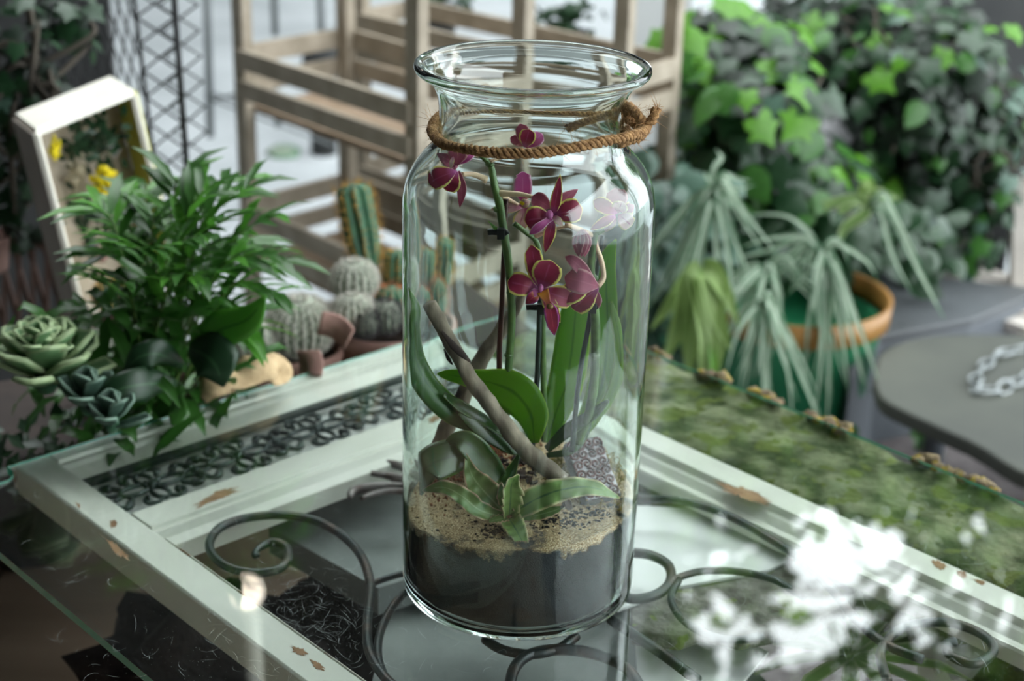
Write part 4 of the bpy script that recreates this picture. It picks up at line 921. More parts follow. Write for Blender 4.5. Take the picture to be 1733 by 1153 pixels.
# burlap ribbon
mb = MB(); P = spl([gy(338, 672, .33), gy(356, 652, .335), gy(385, 632, .35), gy(410, 636, .36), (gy(440, 612, .38)), gy(462, 610, .40), gy(474, 632, .40), gy(458, 646, .37)], 6)
mb.leaf(P, interp([.010, .016, .020, .016, .022, .020, .014, .006], len(P)), (.2, -.4, 1), 6, -.35, .2, 3)
tag(mb.build('burlap_ribbon', 'burlap', None, loc=gy(400, 665, .36), sol=.0012), 'loop of ribbed beige burlap ribbon behind the back rail', 'ribbon')

# ------------------------------------------------------------------ white box frame with dried flowers
bf0 = gy(150, 568, .74)
wb = thing('white_box_frame', bf0, 'deep white box frame leaning at the left with dried flowers inside', 'frame')
# corners of the front edge (px) and its depth direction
FTL, FTR, FBL, FBR = gy(62, 226, .72), gy(226, 158, .84), gy(150, 568, .70), gy(300, 470, .84)
dep = (gy(18, 228, .90)-FTL); dep = V((-.048, .075, .0)) 
def board(a, b_, c, d, thk, mat, name):
    """board between four corners a-b (front edge) and c-d (back edge)"""
    a, b_, c, d = map(V, (a, b_, c, d)); n_ = (b_-a).cross(c-a).normalized()*thk
    MB().add([a, b_, d, c, a+n_, b_+n_, d+n_, c+n_], [(0, 1, 2, 3), (7, 6, 5, 4), (0, 4, 5, 1), (1, 5, 6, 2), (2, 6, 7, 3), (3, 7, 4, 0)]).build(name, mat, wb, smooth=False, bev=.001)
board(FTL, FTR, FTL+dep, FTR+dep, .006, 'ivory_paint', 'top_board')
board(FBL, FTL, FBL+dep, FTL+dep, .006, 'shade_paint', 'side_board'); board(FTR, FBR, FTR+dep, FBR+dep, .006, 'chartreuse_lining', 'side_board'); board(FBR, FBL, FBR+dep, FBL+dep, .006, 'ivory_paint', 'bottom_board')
board(FTL+dep*.98, FTR+dep*.98, FBL+dep*.98, FBR+dep*.98, .003, 'cork_board', 'back_board')
inn = V((0, -.002, 0))
def strip(a, b_, wv):
    a, b_ = V(a), V(b_); MB().box((a+b_)/2+inn, (b_-a), V(wv), (0, .006, 0)).build('front_edge', 'ivory_paint', wb, smooth=False, bev=.001)
strip(FTL, FTR, (0, 0, .008)); strip(FTL, FBL, (.008, 0, 0)); strip(FTR, FBR, (.008, 0, 0)); strip(FBL, FBR, (0, 0, .008))
def puff(px, py, y, r, mat, label, cat, nm, n=60):
    c = gy(px, py, y); mb = MB()
    for k in range(n): d = rdir(); mb.ball(c+V((d.x*r[0], d.y*r[0]*.6, d.z*r[1]))*R(.2, 1), R(.18, .3)*r[0], 6, 5, nz=.4)
    return tag(mb.build(nm, mat, None, loc=c), label, cat)
puff(92, 252, .775, (.009, .018), 'yellow_flower', 'yellow dried flower in the top left corner of the box frame', 'flower', 'dried_flower')
puff(176, 305, .80, (.018, .026), 'yellow_flower', 'big yellow dried flower in the middle of the box frame', 'flower', 'dried_flower')
puff(132, 300, .81, (.014, .045), 'dried_beige', 'pale beige dried flower head beside the yellow one', 'flower', 'dried_flower')
puff(190, 250, .86, (.010, .014), 'stone_white', 'small whitish dried bloom near the top of the box frame', 'flower', 'dried_flower', 30)
puff(166, 430, .80, (.016, .012), 'terracotta', 'pinkish dried bloom low in the box frame', 'flower', 'dried_flower', 30)
mb = MB()
for k in range(90):
    c = gy(prng.gauss(158, 24), prng.gauss(240, 26), .80+prng.uniform(0, .04)); d = rdir(); l = .02; mb.leaf([c, c+d*l*.5, c+d*l], [.001, .005, .0003], (0, -1, .2), 2)
for k in range(60):
    c = gy(prng.gauss(170, 20), prng.gauss(360, 30), .80+prng.uniform(0, .03)); d = rdir(); l = .02; mb.leaf([c, c+d*l*.5, c+d*l], [.001, .005, .0003], (0, -1, .2), 2)
tag(mb.build('dried_greenery', 'ivy_dark', None, kind='stuff'), 'dark greenery pinned inside the box frame', 'greenery', kind='stuff')

# ------------------------------------------------------------------ black wire trellis tower and the dark corner
tw = thing('wire_trellis', gz(300, 420, GZ), 'tall black diamond mesh trellis column at the upper left', 'trellis')
def face(tl, tr, bl_, br, n, r, mat, nm):
    mb = MB(); tl, tr, bl_, br = map(V, (tl, tr, bl_, br))
    L_ = lambda s: tl.lerp(bl_, s); R_ = lambda s: tr.lerp(br, s)
    for i in range(-1, n+1):
        a, b_ = i/n, (i+1)/n
        if a >= 0: mb.tube([L_(a), R_(min(b_, 1))], r, 5)
        if a >= 0: mb.tube([R_(a), L_(min(b_, 1))], r, 5)
    mb.build(nm, mat, tw, kind='stuff')
A0, A1 = gy(208, -160, 1.15), gy(278, 420, 1.15); B0, B1 = gy(283, -160, 1.02), gy(326, 420, 1.02)
D0, D1 = gy(28, -160, 1.06), gy(120, 420, 1.06); E0 = A0+(B0-A0)*0; 
for a, b_, r in ((A0, A1, .0032), (B0, B1, .0045), (D0, D1, .0032)): MB().tube([a, b_], r, 8).build('corner_rod', 'black_wire', tw)
face(A0, B0, A1, B1, 13, .0018, 'black_wire', 'mesh_face'); sh = V((.012, .10, 0))
face(A0+sh, B0+sh, A1+sh, B1+sh, 13, .0018, 'grey_wire', 'mesh_face')
def dense(tl, tr, bl_, br, n, m_, r):
    mb = MB(); tl, tr, bl_, br = map(V, (tl, tr, bl_, br)); g = lambda s, t_: tl.lerp(tr, s).lerp(bl_.lerp(br, s), t_)
    for i in range(-n, n*2):
        P = [(i/n+q/m_*1.0, q/m_) for q in range(m_+1)]; P = [g(*p) for p in P if 0 <= p[0] <= 1]
        if len(P) > 1: mb.tube(P, r, 4)
        P = [(i/n+1-q/m_*1.0, q/m_) for q in range(m_+1)]; P = [g(*p) for p in P if 0 <= p[0] <= 1]
        if len(P) > 1: mb.tube(P, r, 4)
    mb.build('mesh_face', 'black_wire', tw, kind='stuff')
dense(D0, A0, D1, A1, 9, 24, .0016)
PX1 = gy(198, 200, 1.75).x
st(MB().box((PX1-.5, 1.7, .1), (1.0, .1, 0), (0, .03, 0), (0, 0, 1.5)).build('wall_panel', 'dark_wall', smooth=False))
tl_ = thing('lattice_crate', gy(40, 600, .95), 'dark wooden lattice crate under the white box frame at the far left', 'crate')
for k in range(9):
    MB().bar(gy(-40+k*24, 400, .98), gy(-10+k*24-30, 620, .98), .008, .006).build('slat', 'dark_terracotta', tl_, smooth=False)
    MB().bar(gy(-60+k*26, 400, .985), gy(-30+k*26+30, 620, .985), .008, .006).build('slat', 'dark_terracotta', tl_, smooth=False)
MB().bar(gy(-60, 395, .985), gy(190, 420, .985), .02, .02).build('top_rail', 'dark_terracotta', tl_, smooth=False)
tag(MB().lathe([(0, 0), (.03, 0), (.036, .05), (.037, .05), (.03, .045), (0, .04)], gy(-22, 455, .93), 20).build('plant_pot', 'terracotta', None, loc=gy(-22, 455, .93)), 'terracotta pot cut off by the left edge of the picture', 'pot')

# ------------------------------------------------------------------ ivy leaf shape
def ivy_mesh(nm, mat, lob=1):
    mb = MB(); pts = [(0, 0), (.16, -.12), (.42, -.16), (.50, .10), (.38, .26), (.62, .46), (.34, .58), (.20, .72), (0, 1.08)]
    full = pts+[(-x, y) for x, y in pts[-2:0:-1]]
    if not lob: full = [(0, 0), (.22, .0), (.40, .22), (.42, .5), (.26, .8), (0, 1.1), (-.26, .8), (-.42, .5), (-.40, .22), (-.22, .0)]
    cz = lambda x, y: -.22*abs(x)+.10*y-.18*y*y
    vs = [(0, .35, cz(0, .35)+.02)]+[(x, y, cz(x, y)) for x, y in full]; n = len(full)
    mb.add(vs, [(0, i+1, (i+1) % n+1) for i in range(n)], 0, [0]+[.9]*n, [0]*(n+1)); return mb
def leafquat(nrm, spin): return V(nrm).to_track_quat('Z', 'Y') @ Matrix.Rotation(spin, 3, 'Z').to_quaternion()
def addleaf(mb, proto, loc, q, s):
    mb.add([V(loc)+q@(V(v)*s) for v in proto.v], proto.f, 0, proto.rim, None)
pm_shade = leafmat('ivy_inner_shade', '#16281a', trans=.1, rough=.5, ns=10)  # dark copy for inner leaves; the shade inside the ivy is in the colour
def ivy(name, blobs, label, cat, npart, nstuff, size, seed, mats, stuffmat, zbias=.5, group=None):
    g = random.Random(seed); c0 = V(blobs[0][0]); t = thing(name, c0-V((0, 0, blobs[0][1][2])), label, cat, group); protos = {}
    def pt(outer):
        c, r = g.choices(blobs, [b[1][0]*b[1][2] for b in blobs])[0]; d = V((g.gauss(0, 1), g.gauss(0, 1)-.5, g.gauss(0, 1))).normalized() if outer else V((g.gauss(0, 1), g.gauss(0, 1), g.gauss(0, 1))).normalized()
        s = g.uniform(.68, 1.12) if outer else g.uniform(.2, .9); return V(c)+V((d.x*r[0], d.y*r[1], d.z*r[2]))*s, d
    for k in range(npart):
        p, d = pt(True); mt = g.choices([q[0] for q in mats], [q[1]*(1 if q[2] is None else (2.2 if (d.z > .1) == q[2] else .25)) for q in mats])[0]  # lighter leaves favoured towards the top: lit tops put into the colour
        n_ = (d+V((0, -.3, .7))+V((g.uniform(-.6, .6), g.uniform(-.6, .6), g.uniform(-.4, .4)))).normalized(); q = leafquat(n_, g.uniform(2.2, 4.1)); s = size*g.uniform(.6, 1.25)
        if mt not in protos:
            o = ivy_mesh('leaf', mt, lob=g.random() < .8).build('leaf', mt, None, smooth=True, loc=(0, 0, 0)); o.parent = t; o.name = 'leaf'; protos[mt] = o
            o.location = p-ROOT[t.name]; o.rotation_mode = 'QUATERNION'; o.rotation_quaternion = q; o.scale = (s, s, s); continue
        inst(protos[mt], t, p, q, s)
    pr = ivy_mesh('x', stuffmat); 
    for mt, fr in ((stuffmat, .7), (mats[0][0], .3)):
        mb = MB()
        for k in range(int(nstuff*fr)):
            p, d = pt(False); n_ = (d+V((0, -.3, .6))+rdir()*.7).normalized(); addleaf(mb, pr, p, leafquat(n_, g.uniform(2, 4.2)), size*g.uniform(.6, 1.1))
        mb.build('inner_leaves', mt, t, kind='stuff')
    st_ = MB()
    for k in range(26):
        p, d = pt(True); st_.tube(spl([V(blobs[0][0]), V(blobs[0][0]).lerp(p, .5)+rdir()*.05, p], 4), [.004]*8+[.002], 5)
    st_.build('stems', 'bark', t, kind='stuff'); return t
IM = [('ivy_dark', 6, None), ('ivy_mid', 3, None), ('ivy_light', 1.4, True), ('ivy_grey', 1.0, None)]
def bl3(px, py, y, rx, rz, ry): # blob from picture size
    d = (gy(px, py, y)-CAM).length/F_PX; return (gy(px, py, y), (rx*d, ry, rz*d))
ivy('ivy_bush', [bl3(1560, 150, 2.05, 150, 165, .24), bl3(1540, 330, 2.1, 150, 120, .2), bl3(1440, 60, 2.2, 200, 110, .2)], 'large ivy bush with small bright leaves at the upper right', 'ivy', 290, 2400, .047, 5, IM, 'ivy_inner_shade')
ivy('ivy_plant', [bl3(1270, 190, 1.75, 120, 140, .18), bl3(1330, 300, 1.8, 130, 80, .16), bl3(1240, 70, 1.85, 110, 70, .14)], 'ivy plant with larger heart shaped leaves just right of the jar rim', 'ivy', 280, 1500, .062, 9, [('ivy_dark', 4, None), ('ivy_mid', 4, None), ('ivy_light', 2.6, True), ('ivy_grey', 1.0, None)], 'ivy_inner_shade')
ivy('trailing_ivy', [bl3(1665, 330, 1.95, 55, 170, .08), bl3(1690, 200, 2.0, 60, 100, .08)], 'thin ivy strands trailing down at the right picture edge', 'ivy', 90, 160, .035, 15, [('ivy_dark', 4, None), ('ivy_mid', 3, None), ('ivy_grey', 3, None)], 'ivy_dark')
ivy('dark_creeper', [(gy(45, 120, .95), (.07, .06, .14)), (gy(20, 330, .95), (.05, .05, .12)), (gy(120, 30, 1.0), (.05, .04, .05))], 'dark creeper leaves hanging in front of the trellis at the upper left', 'ivy', 60, 160, .028, 21, [('ivy_dark', 6, None), ('ivy_grey', .6, None), ('ivy_mid', .6, None)], 'ivy_inner_shade')
pl = thing('trough_planter', gz(1400, 640, GZ), 'dark trough under the ivy bush', 'planter')
MB().box(gy(1425, 345, 2.35), (.72, 0, 0), (0, .30, 0), (0, 0, .34)).build('trough_wall', 'black_plastic', pl, smooth=False, bev=.01)
# climbing stem before the pale pillar
cs = thing('climbing_shoot', gy(1150, 420, 1.7), 'single climbing shoot with drooping leaves before the pale pillar', 'plant')
MB().tube(spl([gy(1150, 420, 1.7), gy(1142, 300, 1.7), gy(1136, 160, 1.7), gy(1150, 40, 1.7), gy(1160, -60, 1.7)], 6), .004, 6).build('stem', 'ivy_mid', cs)
for i, (x, y, s, mt) in enumerate([(1130, 75, .07, 'ivy_mid'), (1160, 50, .06, 'ivy_light'), (1140, 120, .05, 'ivy_dark'), (1130, 190, .05, 'ivy_mid'), (1125, 275, .05, 'ivy_mid'), (1150, 330, .055, 'ivy_dark'), (1135, 20, .05, 'ivy_light'), (1185, 110, .06, 'ivy_light')]):
    o = ivy_mesh('leaf', mt, 0).build('leaf', mt, None, loc=(0, 0, 0)); o.parent = cs; o.location = gy(x, y, 1.69)-ROOT[cs.name]; o.rotation_mode = 'QUATERNION'; o.rotation_quaternion = leafquat((R(-.5, .5), -1, .6), R(1.6, 4.5)); o.scale = (s, s, s)

# ------------------------------------------------------------------ green tub with the wilting variegated plants
tb0 = gy(1320, 745, 1.55); tb0.z = GZ
tub = thing('green_tub', tb0, 'round green plastic tub with an amber rim on the ground', 'tub')
zr = gy(1330, 560, 1.40).z; hh = zr-GZ
MB().lathe([(0, 0), (.13, 0), (.165, hh*.9), (.17, hh*.92), (.155, hh*.92), (.15, hh*.8), (0, hh*.8)], tb0, 40).build('tub_wall', 'green_plastic', tub)
MB().lathe([(.166, hh*.90), (.178, hh*.92), (.180, hh*1.06), (.172, hh*1.06), (.168, hh*.95)], tb0, 40).build('rim', 'amber_plastic', tub)
fbx = gy(1240, 640, 1.5)
tag(MB().box(V((gy(1200, 640, 1.62).x, 1.66, GZ+.14)), (.22, 0, 0), (0, .20, 0), (0, 0, .28)).build('green_crate', 'green_plastic', None, smooth=False, bev=.012), 'green plastic crate under the drooping leaves left of the tub', 'crate')
g2 = random.Random(77)
def droopy(name, base, tips, label, w=.006, mat='spider_leaf', lift=.03, nxt=(0, -1, .5), group=None):
    b0_ = gy(*base); t = thing(name, b0_, label, 'plant', group)
    if name == 'spider_plant': tips = [(x+g2.gauss(0, 6), y, d, *o) for x, y, d, *o in tips] + [(x+g2.gauss(0, 30), y+g2.gauss(-10, 34), d+g2.uniform(-.03, .06)) for x, y, d, *o in tips for _ in (0, 1)]
    for (x, y, d, *o) in tips:
        e = gy(x, y, d); lf = o[0] if o else lift; ww = o[1] if len(o) > 1 else w; mt = o[2] if len(o) > 2 else mat
        m1 = b0_.lerp(e, .22)+V((0, 0, lf)); m2 = b0_.lerp(e, .6)+V((0, 0, lf*.5)); P = spl([b0_, m1, m2+V((g2.uniform(-.012, .012), g2.uniform(-.02, .02), g2.uniform(-.01, .02))), e], 6)
        MB().leaf(P, interp([ww*.7, ww, ww*.9, ww*.6, .0005], len(P)), nxt, 4, .35, .1, 2).build('leaf', mt, t)
    return t
g = random.Random(5)
droopy('spider_plant', (1205, 330, 1.45), [(1198, 300, 1.44, .01), (1160, 480, 1.42), (1120, 560, 1.40), (1090, 520, 1.45), (1230, 470, 1.40), (1268, 390, 1.40), (1250, 520, 1.36), (1185, 560, 1.38), (1140, 470, 1.5), (1210, 600, 1.35), (1070, 470, 1.5), (1275, 380, 1.42, .02, .012)], 'striped leaves arching from the topmost shoot of the spider plants', .0055)
droopy('spider_plant', (1392, 432, 1.40), [(1386, 560, 1.36), (1376, 650, 1.34), (1370, 735, 1.32), (1440, 560, 1.34), (1460, 665, 1.30), (1445, 655, 1.34), (1340, 500, 1.42), (1260, 420, 1.44), (1400, 640, 1.36), (1300, 440, 1.45), (1430, 520, 1.38)], 'striped leaves hanging straight down over the amber rim', .0052)
droopy('spider_plant', (1288, 525, 1.32), [(1270, 600, 1.30), (1255, 670, 1.28), (1295, 640, 1.28), (1298, 700, 1.27), (1330, 620, 1.27), (1350, 680, 1.26), (1395, 720, 1.27), (1350, 725, 1.26), (1240, 610, 1.30), (1325, 560, 1.3)], 'striped leaves spreading over the front of the green tub', .0052)
droopy('spider_plant', (1300, 462, 1.42), [(1380, 500, 1.40), (1250, 540, 1.4), (1220, 590, 1.38), (1320, 560, 1.36), (1180, 520, 1.42), (1360, 470, 1.4), (1265, 580, 1.36)], 'striped leaves between the topmost shoot and the tub front', .0055)
droopy('grass_blade_plant', (1470, 350, 1.60), [(1598, 540, 1.45, .045, .008), (1545, 500, 1.5, .03), (1410, 380, 1.6, .02, .012, 'spider_leaf_green'), (1520, 335, 1.6, .02, .012, 'spider_leaf_green'), (1560, 450, 1.5, .05), (1450, 330, 1.6, .03, .014, 'wilted_leaf'), (1420, 420, 1.6, .0, .012, 'spider_leaf_green'), (1330, 370, 1.6, .02, .010, 'spider_leaf_green')], 'long arching blades falling toward the grey trays')
droopy('wilted_plant', (1190, 455, 1.36), [(1165, 650, 1.30, .02, .026), (1215, 640, 1.28, .02, .024), (1180, 690, 1.27, .02, .022), (1240, 600, 1.28, .02, .022), (1120, 620, 1.32, .02, .024), (1255, 560, 1.30, .02, .018), (1140, 590, 1.34, .0, .026, 'spider_leaf'), (1100, 560, 1.36, .01, .018), (1205, 700, 1.25, .02, .010, 'ivy_light')], 'broad wilted yellow green leaves hanging close to the jar', .02, 'wilted_leaf')
droopy('tree_seedling', (1296, 400, 1.62), [(1290, 285, 1.62, 0, .012), (1340, 350, 1.6, .01, .010), (1245, 330, 1.6, .01, .010)], 'upright green shoot standing below the ivy', .01, 'ivy_mid')
bgf = MB(); pr = ivy_mesh('x', 'ivy_mid', 0)
for k in range(520):
    x, y = g.gauss(1330, 110), g.gauss(410, 45); p = gy(x, y, g.uniform(1.6, 1.95)); addleaf(bgf, pr, p, leafquat((g.uniform(-.6, .6), -.6, g.uniform(.2, 1)), g.uniform(1.5, 4.6)), g.uniform(.03, .07))
tag(bgf.build('mixed_foliage', 'ivy_dark', None, kind='stuff'), 'loose green foliage filling the gap between the ivy and the green tub', 'foliage', kind='stuff')
bgf = MB()
for k in range(420):
    x, y = g.gauss(1140, 45), g.gauss(440, 90); p = gy(x, y, g.uniform(1.5, 1.9)); addleaf(bgf, pr, p, leafquat((g.uniform(-.6, .6), -.6, g.uniform(.2, 1)), g.uniform(1.5, 4.6)), g.uniform(.03, .07))
tag(bgf.build('mixed_foliage', 'ivy_grey', None, kind='stuff'), 'grey green foliage seen beside and through the right jar wall', 'foliage', kind='stuff')
gs = droopy('ground_weed', (1560, 770, 1.55), [(1540, 740, 1.55, .02, .014, 'ivy_mid'), (1585, 750, 1.55, .02, .014, 'ivy_dark'), (1570, 725, 1.56, .02, .012, 'ivy_mid'), (1600, 770, 1.5, .01, .01, 'wilted_leaf')], 'little green weed on the dark ground beside the tub')
gs = droopy('ground_weed', (1430, 770, 1.38), [(1410, 735, 1.38, .02, .014, 'ivy_mid'), (1455, 740, 1.38, .02, .014, 'ivy_dark'), (1440, 715, 1.39, .02, .012, 'ivy_mid'), (1420, 760, 1.36, .01, .01, 'ivy_light')], 'green weed just beyond the glass edge in front of the tub')

# ------------------------------------------------------------------ grey trays at the right
TZ = -.36
tr = thing('grey_table', gz(1650, 700, GZ), 'low grey table with rounded corner at the right holding a chain', 'table')
P = [(1478, 640), (1490, 670), (1530, 695), (1640, 745), (1800, 815), (2100, 760), (1900, 590), (1620, 565), (1500, 590)]
Q = [gz(x, y, TZ)[:2] for x, y in P]; Qs = [q[:2] for q in spl([V((*q, 0)) for q in Q]+[V((*Q[0], 0))], 5)[:-1]]
MB().poly(Qs, TZ-.03, TZ).build('table_top', 'tub_top', tr, smooth=False, bev=.006)
for x, y in ((1600, 620), (1800, 700)):
    p = gz(x, y, TZ-.03); MB().tube([p, V((p.x, p.y, GZ))], .02, 10).build('leg', 'grey_plastic', tr)
gb_ = thing('grey_bin', gz(1500, 620, GZ), 'dark grey plastic bin between the green tub and the low table', 'bin')
_b = [gz(x, y, -.40)[:2] for x, y in [(1400, 520), (1470, 470), (1760, 500), (1640, 552), (1490, 580), (1440, 640)]]
MB().poly(_b, GZ+.002, -.40).build('bin_wall', 'grey_plastic', gb_, smooth=False, bev=.006)
MB().poly([(V(q)+(V(q)-V(_b[3])*0-sum((V(k) for k in _b), V((0, 0)))/6)*.03) for q in _b], -.402, -.385).build('bin_lid', 'zinc_dark', gb_, smooth=False, bev=.004)
ch = thing('metal_chain', gz(1700, 650, TZ), 'loop of silvery metal chain links lying on the grey table', 'chain')
CP = spl([gz(1745, 592, TZ+.006), gz(1700, 598, TZ+.006), gz(1668, 618, TZ+.006), gz(1650, 645, TZ+.006), gz(1655, 668, TZ+.006), gz(1690, 662, TZ+.006), gz(1730, 645, TZ+.006), gz(1770, 630, TZ+.006)], 4)
CP = [CP[0]] + [p for i, p in enumerate(CP) if i % 1 == 0]
_q = [CP[0]]
for p in CP:
    if (p-_q[-1]).length > .030: _q.append(p)
CP = _q
for i in range(len(CP)-1):
    a, b_ = CP[i], CP[i+1]
    if (b_-a).length < .006: continue
    d = (b_-a).normalized(); sd = V((-d.y, d.x, 0)) if i % 2 else V((-d.y*.5, d.x*.5, .8)).normalized(); c = (a+b_)/2+V((0, 0, .003)); l = .022; Q = [c+d*l*math.cos(t_)+sd*.011*math.sin(t_) for t_ in np.linspace(0, 2*PI, 15)]
    MB().tube(Q, .0028, 6, cap=False).build('link', 'zinc', ch)
bn = thing('slatted_bench', gz(1700, 520, GZ), 'pale weathered timber bench with a short post at the far right', 'bench')
for k in range(4):
    a, b_ = gy(1600, 450+k*20, 2.05-k*.06), gy(1860, 520+k*24, 1.85-k*.06); MB().bar(a, b_, .055, .02).build('slat', 'light_timber', bn, smooth=False)
MB().bar(gy(1625, 460, 2.0), gy(1622, 395, 2.0), .035, .035, (0, 1, 0)).build('post', 'light_timber', bn, smooth=False)
MB().bar(gy(1730, 480, 1.95), gy(1732, 300, 1.95), .05, .03, (0, 1, 0)).build('post', 'light_timber', bn, smooth=False)

# ------------------------------------------------------------------ wooden crate stands behind
def stand(A, Bk, Nn, ztop, zs, ext, label, pw=.036):
    """A, Bk, Nn: plan corners (left, back, near); shelves with crate trays at heights zs"""
    A, Bk, Nn = V(A), V(Bk), V(Nn); A.z = Bk.z = Nn.z = 0; Rr = Nn+(Bk-A); t = thing('crate_stand', V((A.x, A.y, GZ)), label, 'shelf')
    e1 = (Nn-A).normalized(); e2 = (Bk-A).normalized()
    for c in (A, Bk, Nn, Rr): MB().box(c+V((0, 0, (GZ+ztop)/2)), e1*pw, e2*pw*.7, (0, 0, ztop-GZ)).build('post', 'crate_wood', t, smooth=False, bev=.002)
    for z in zs:
        cr2 = MB().box((A+Rr)/2+V((0, 0, z-.115)), e1*((Nn-A).length-.02), e2*((Bk-A).length-.02), (0, 0, .012)).build('tray', 'crate_inner', t, smooth=False)
        for a, b_ in ((A, Nn), (Bk, Rr), (A, Bk), (Nn, Rr)):
            for dz, hh_ in ((-.018, .036), (-.075, .034)):
                off = ((A+Rr)/2-(a+b_)/2).normalized()*(-.014)
                MB().bar(a+off+V((0, 0, z+dz)), b_+off+V((0, 0, z+dz)), .011, hh_).build('board', 'crate_wood', cr2, smooth=False)
    return t
Z1 = .10
A_, B_, N_ = gz(411, 80, Z1), gz(585, 50, Z1), gz(705, 172, Z1)
stand(A_, B_, N_, .62, [Z1, -.20, -.47], 0, 'weathered wooden crate stand with tray shelves left of the jar')
A2, B2, N2 = gz(612, 36, Z1), gz(700, 18, Z1), gz(1052, 138, Z1)
stand(A2, B2, N2, .62, [Z1+.02, -.20, -.47], 0, 'second longer crate stand behind the jar rim, farther off than the first', .034)
for q, sl_ in (((560, 82), 'rightmost of three white stones in the upper crate tray'), ((535, 92), 'middle one of three white stones in the upper crate tray'), ((500, 100), 'leftmost of three white stones in the upper crate tray')):
    c = gz(q[0], q[1], Z1-.09); tag(MB().ball(c+V((0, 0, .02)), (.022, .016, .014), 10, 7, nz=.3).build('white_stone', 'stone_white', None, loc=c), sl_, 'stone', 'white stones in the tray')
for i, (x, y, r) in enumerate([(740, 22, .055), (650, 215, .045), (960, 62, .05)]):
    c = gz(x, y+40, [Z1-.09, -.305, Z1-.09][i]); t = thing('dark_plant_pot', c, ['dark potted plant on the second crate stand', 'black pot on the lower tray behind the jar shoulder', 'dark potted plant at the back above the rim'][i], 'pot')
    MB().lathe([(0, 0), (r*.7, 0), (r*.9, r*1.2), (r*.95, r*1.25), (r*.85, r*1.2), (0, r)], c, 20).build('pot_wall', 'black_plastic', t)
    mb = MB()
    for k in range(60): addleaf(mb, pr, c+V((g.gauss(0, r*.5), g.gauss(0, r*.5), r*1.3+g.uniform(0, r))), leafquat(rdir()+V((0, 0, .5)), g.uniform(0, 6)), r*.5)
    mb.build('foliage', 'ivy_dark', t, kind='stuff')
# thin wire stands on the paving and a pale leaf on the ground
ws_ = thing('wire_stand', gz(352, 240, GZ), 'thin grey metal wire stand on the paving behind the trellis', 'stand')
for x, y0, y1, d in ((352, -160, 232, 3.0), (462, -160, 60, 3.6), (540, -160, 60, 3.8), (468, 135, 215, 3.2)): MB().tube([gy(x-5, y0, d), gy(x+4, y1, d)], .011, 8).build('rod', 'grey_wire', ws_)
for a, b_ in (((350, 165), (560, 245)), ((350, 172), (440, 150)), ((360, 158), (600, 235))): MB().tube([gy(*a, 3.0), gy(*b_, 2.8)], .004, 6).build('cross_wire', 'grey_wire', ws_)
c = gz(478, 262, GZ); tag(MB().leaf([c+V((-.05, 0, .01)), c+V((-.02, .0, .015)), c+V((.02, 0, .015)), c+V((.055, 0, .008))], [.01, .05, .05, .03], (0, -.2, 1), 6, -.1).build('fallen_leaf', 'spider_leaf', None, loc=c, sol=.002), 'pale leaf lying on the grey paving behind the palm', 'leaf')
bb = thing('dark_bollard', gz(548, 250, GZ), 'dark post on the paving seen through the left crate stand', 'post')
c = gz(548, 260, GZ); MB().lathe([(0, 0), (.04, 0), (.04, .25), (.06, .26), (.06, .36), (0, .36)], c, 16).build('post_body', 'dark_wall', bb)
# pale pillar right of the jar and dark boards far right
st(MB().box(gy(1120, 60, 2.9)+V((0, .2, .0)), (.16, 0, 0), (0, .3, 0), (0, 0, 2.4)).build('wall_pillar', 'pale_render', smooth=False))
st(MB().box(V((1.9, 3.4, .2)), (1.9, -.2, 0), (0, .1, 0), (0, 0, 1.64)).build('wall_right', 'dark_wall', smooth=False))

# ------------------------------------------------------------------ trees that the glass reflects, and the hanging lamp
# openings in the crowns (x, z, half width, half height)
OPEN_NEAR = [(1.55, 2.75, 0.21, 0.19), (1.41, 2.59, 0.11, 0.08), (1.14, 3.3, 0.2, 0.14), (1.31, 3.49, 0.22, 0.11), (1.33, 3.05, 0.08, 0.15), (1.7, 2.86, 0.15, 0.1), (1.68, 2.5, 0.07, 0.05), (2.23, 2.66, 0.08, 0.08), (1.98, 2.77, 0.19, 0.05), (1.87, 3.21, 0.08, 0.08), (2.36, 3.15, 0.09, 0.13), (1.65, 3.25, 0.11, 0.06), (1.54, 3.05, 0.06, 0.06), (0.84, 2.81, 0.04, 0.04), (0.89, 2.33, 0.03, 0.03), (1.11, 2.77, 0.07, 0.06), (1.98, 2.6, 0.04, 0.04), (2.13, 2.83, 0.06, 0.04), (1.46, 3.32, 0.11, 0.15), (1.02, 2.4, 0.03, 0.03), (1.27, 2.84, 0.04, 0.07), (1.91, 3.04, 0.06, 0.04), (2.12, 3.03, 0.03, 0.05), (1.82, 2.64, 0.04, 0.04), (2.23, 2.87, 0.03, 0.05)]
OPEN_FAR = [(2.0, 3.76, 0.27, 0.25), (1.83, 3.55, 0.14, 0.1), (1.47, 4.47, 0.26, 0.18), (1.69, 4.71, 0.29, 0.14), (1.71, 4.15, 0.1, 0.2), (2.19, 3.9, 0.19, 0.14), (2.17, 3.43, 0.09, 0.07), (2.88, 3.64, 0.1, 0.1), (2.56, 3.79, 0.24, 0.07), (2.42, 4.35, 0.11, 0.11), (3.05, 4.27, 0.12, 0.17), (2.12, 4.4, 0.14, 0.07), (1.99, 4.14, 0.08, 0.07), (1.09, 3.83, 0.05, 0.06), (1.15, 3.21, 0.04, 0.04), (1.44, 3.78, 0.09, 0.08), (2.56, 3.57, 0.05, 0.05), (2.76, 3.86, 0.08, 0.06), (1.89, 4.49, 0.14, 0.19), (1.31, 3.3, 0.03, 0.03), (1.63, 3.87, 0.05, 0.09), (2.46, 4.13, 0.08, 0.05), (2.74, 4.12, 0.04, 0.06), (2.35, 3.62, 0.05, 0.05), (2.88, 3.91, 0.04, 0.06)]
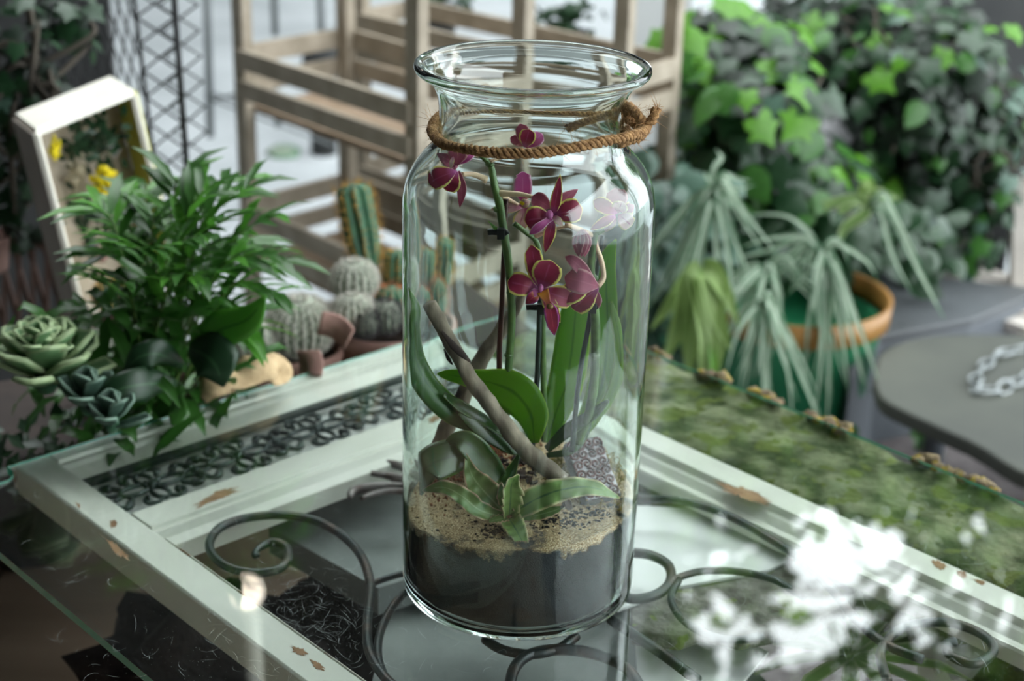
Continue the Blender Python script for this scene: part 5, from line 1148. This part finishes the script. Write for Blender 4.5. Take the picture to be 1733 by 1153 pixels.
def sky_hole(p, far=False):
    """true where the crown leaves the sky open"""
    w_ = 1.35+.6*noise.noise(V((p.x*4, p.z*4, 5)))
    return any(((p.x-a)/(e*w_))**2+((p.z-b)/(f*w_))**2 < 1 for a, b, e, f in (OPEN_FAR if far else OPEN_NEAR))
def tree(c, r, n, seed, label, mats, h0, lsize=.10, vm=.55, ncl=46):
    g = random.Random(seed); c = V(c); t = thing('tree', (c.x, c.y, GZ), label, 'tree')
    MB().tube(spl([(c.x, c.y, GZ), (c.x+.05, c.y, .8), (c.x-.05, c.y, 2), c], 5), interp([.12, .09, .05], 16), 10).build('trunk', 'bark', t)
    br = MB()
    cl = []
    for k in range(ncl):
        d = V((g.gauss(0, 1), g.gauss(0, 1), g.gauss(0, .9))).normalized(); p = c+V((d.x*r[0], d.y*r[1]*.7, d.z*r[2]))*g.uniform(.35, 1); cl.append((p, g.uniform(.22, .5)))
        br.tube(spl([c-V((0, 0, r[2]*.8)), c.lerp(p, .5)+V((0, 0, -.1)), p], 4), [.03]*4+[.015]*4+[.006], 5)
    br.build('branches', 'bark', t, kind='stuff')
    for mt, fr in mats:
        mb = MB(); pr_ = ivy_mesh('x', mt, 0)
        for k in range(int(n*fr)):
            p, s = g.choice(cl); p = p+V((g.gauss(0, s*vm), g.gauss(0, s*vm), g.gauss(0, s*vm*.8)))
            if p.y > 4 and (p.x < .77 or sky_hole(p)): continue
            addleaf(mb, pr_, p, leafquat(rdir()+V((0, 0, .4)), g.uniform(0, 6)), lsize*g.uniform(.7, 1.3))
        mb.build('foliage', mt, t, kind='stuff')
TM = [('tree_leaf', .45), ('tree_leaf_dark', .35), ('tree_leaf_light', .2)]
tree((1.42, 5.1, 1.95), (.7, .5, .95), 7500, 31, 'dense leafy tree right behind, mirrored in the upper part of the glass', TM, 0, .10)
tree((3.15, 4.6, 1.85), (.75, .5, .75), 5200, 37, 'dense leafy tree further right mirrored in the glass corner', TM, 0, .10)
def open_tree(c, r, n, seed, label, lsize):
    """airy crown with openings to the sky"""
    g = random.Random(seed); c = V(c); t = thing('tree', (c.x, c.y, GZ), label, 'tree')
    MB().tube(spl([(c.x, c.y, GZ), (c.x+.1, c.y, 1.5), (c.x-.1, c.y, 3.2), c], 5), [.16, .13, .05], 10).build('trunk', 'bark', t)
    br = MB()
    for k in range(26):
        d = V((g.gauss(0, 1), g.gauss(0, .5), g.gauss(0, 1))).normalized(); p = c+V((d.x*r[0], d.y*r[1], d.z*r[2]))*g.uniform(.6, 1); br.tube(spl([c-V((0, 0, r[2]*.8)), c.lerp(p, .5)+V((0, 0, -.15)), p], 4), [.04, .02, .006], 5)
    br.build('branches', 'bark', t, kind='stuff')
    for mt, fr in TM:
        mb = MB(); pr_ = ivy_mesh('x', mt, 0); k = 0
        while k < n*fr:
            p = c+V((g.uniform(-1, 1)*r[0], g.uniform(-1, 1)*r[1], g.uniform(-1, 1)*r[2])); k += 1
            if p.x < .9 or sky_hole(p, True) or noise.noise(p*2.2) < -.36: continue
            addleaf(mb, pr_, p, leafquat(rdir()+V((0, 0, .4)), g.uniform(0, 6)), lsize*g.uniform(.7, 1.3))
        mb.build('foliage', mt, t, kind='stuff')
open_tree((3.0, 6.8, 4.1), (2.15, .55, 2.1), 9500, 53, 'tall open tree whose gaps show white sky in the glass', .13)
tree((3.9, 1.7, 2.7), (.7, 1.1, .9), 3600, 41, 'leafy tree to the right of the table', TM, 0, .09, .4, 40)
lp = CAM.copy(); 
dl = ray(418, 1000); hit = gz(418, 1000, 0); dr = V((dl.x, dl.y, -dl.z)).normalized(); lc = hit+dr*2.3
lamp = thing('pendant_lamp', lc+V((0, 0, .05)), 'glowing round pendant lamp mirrored in the glass', 'lamp')
MB().ball(lc, .038, 24, 16).build('globe', 'lamp_glow', lamp); MB().tube([lc+V((0, 0, .03)), lc+V((.01, 0, .09)), lc+V((.012, 0, 1.0))], [.022, .018, .016], 12).build('stem', 'ivory_paint', lamp)
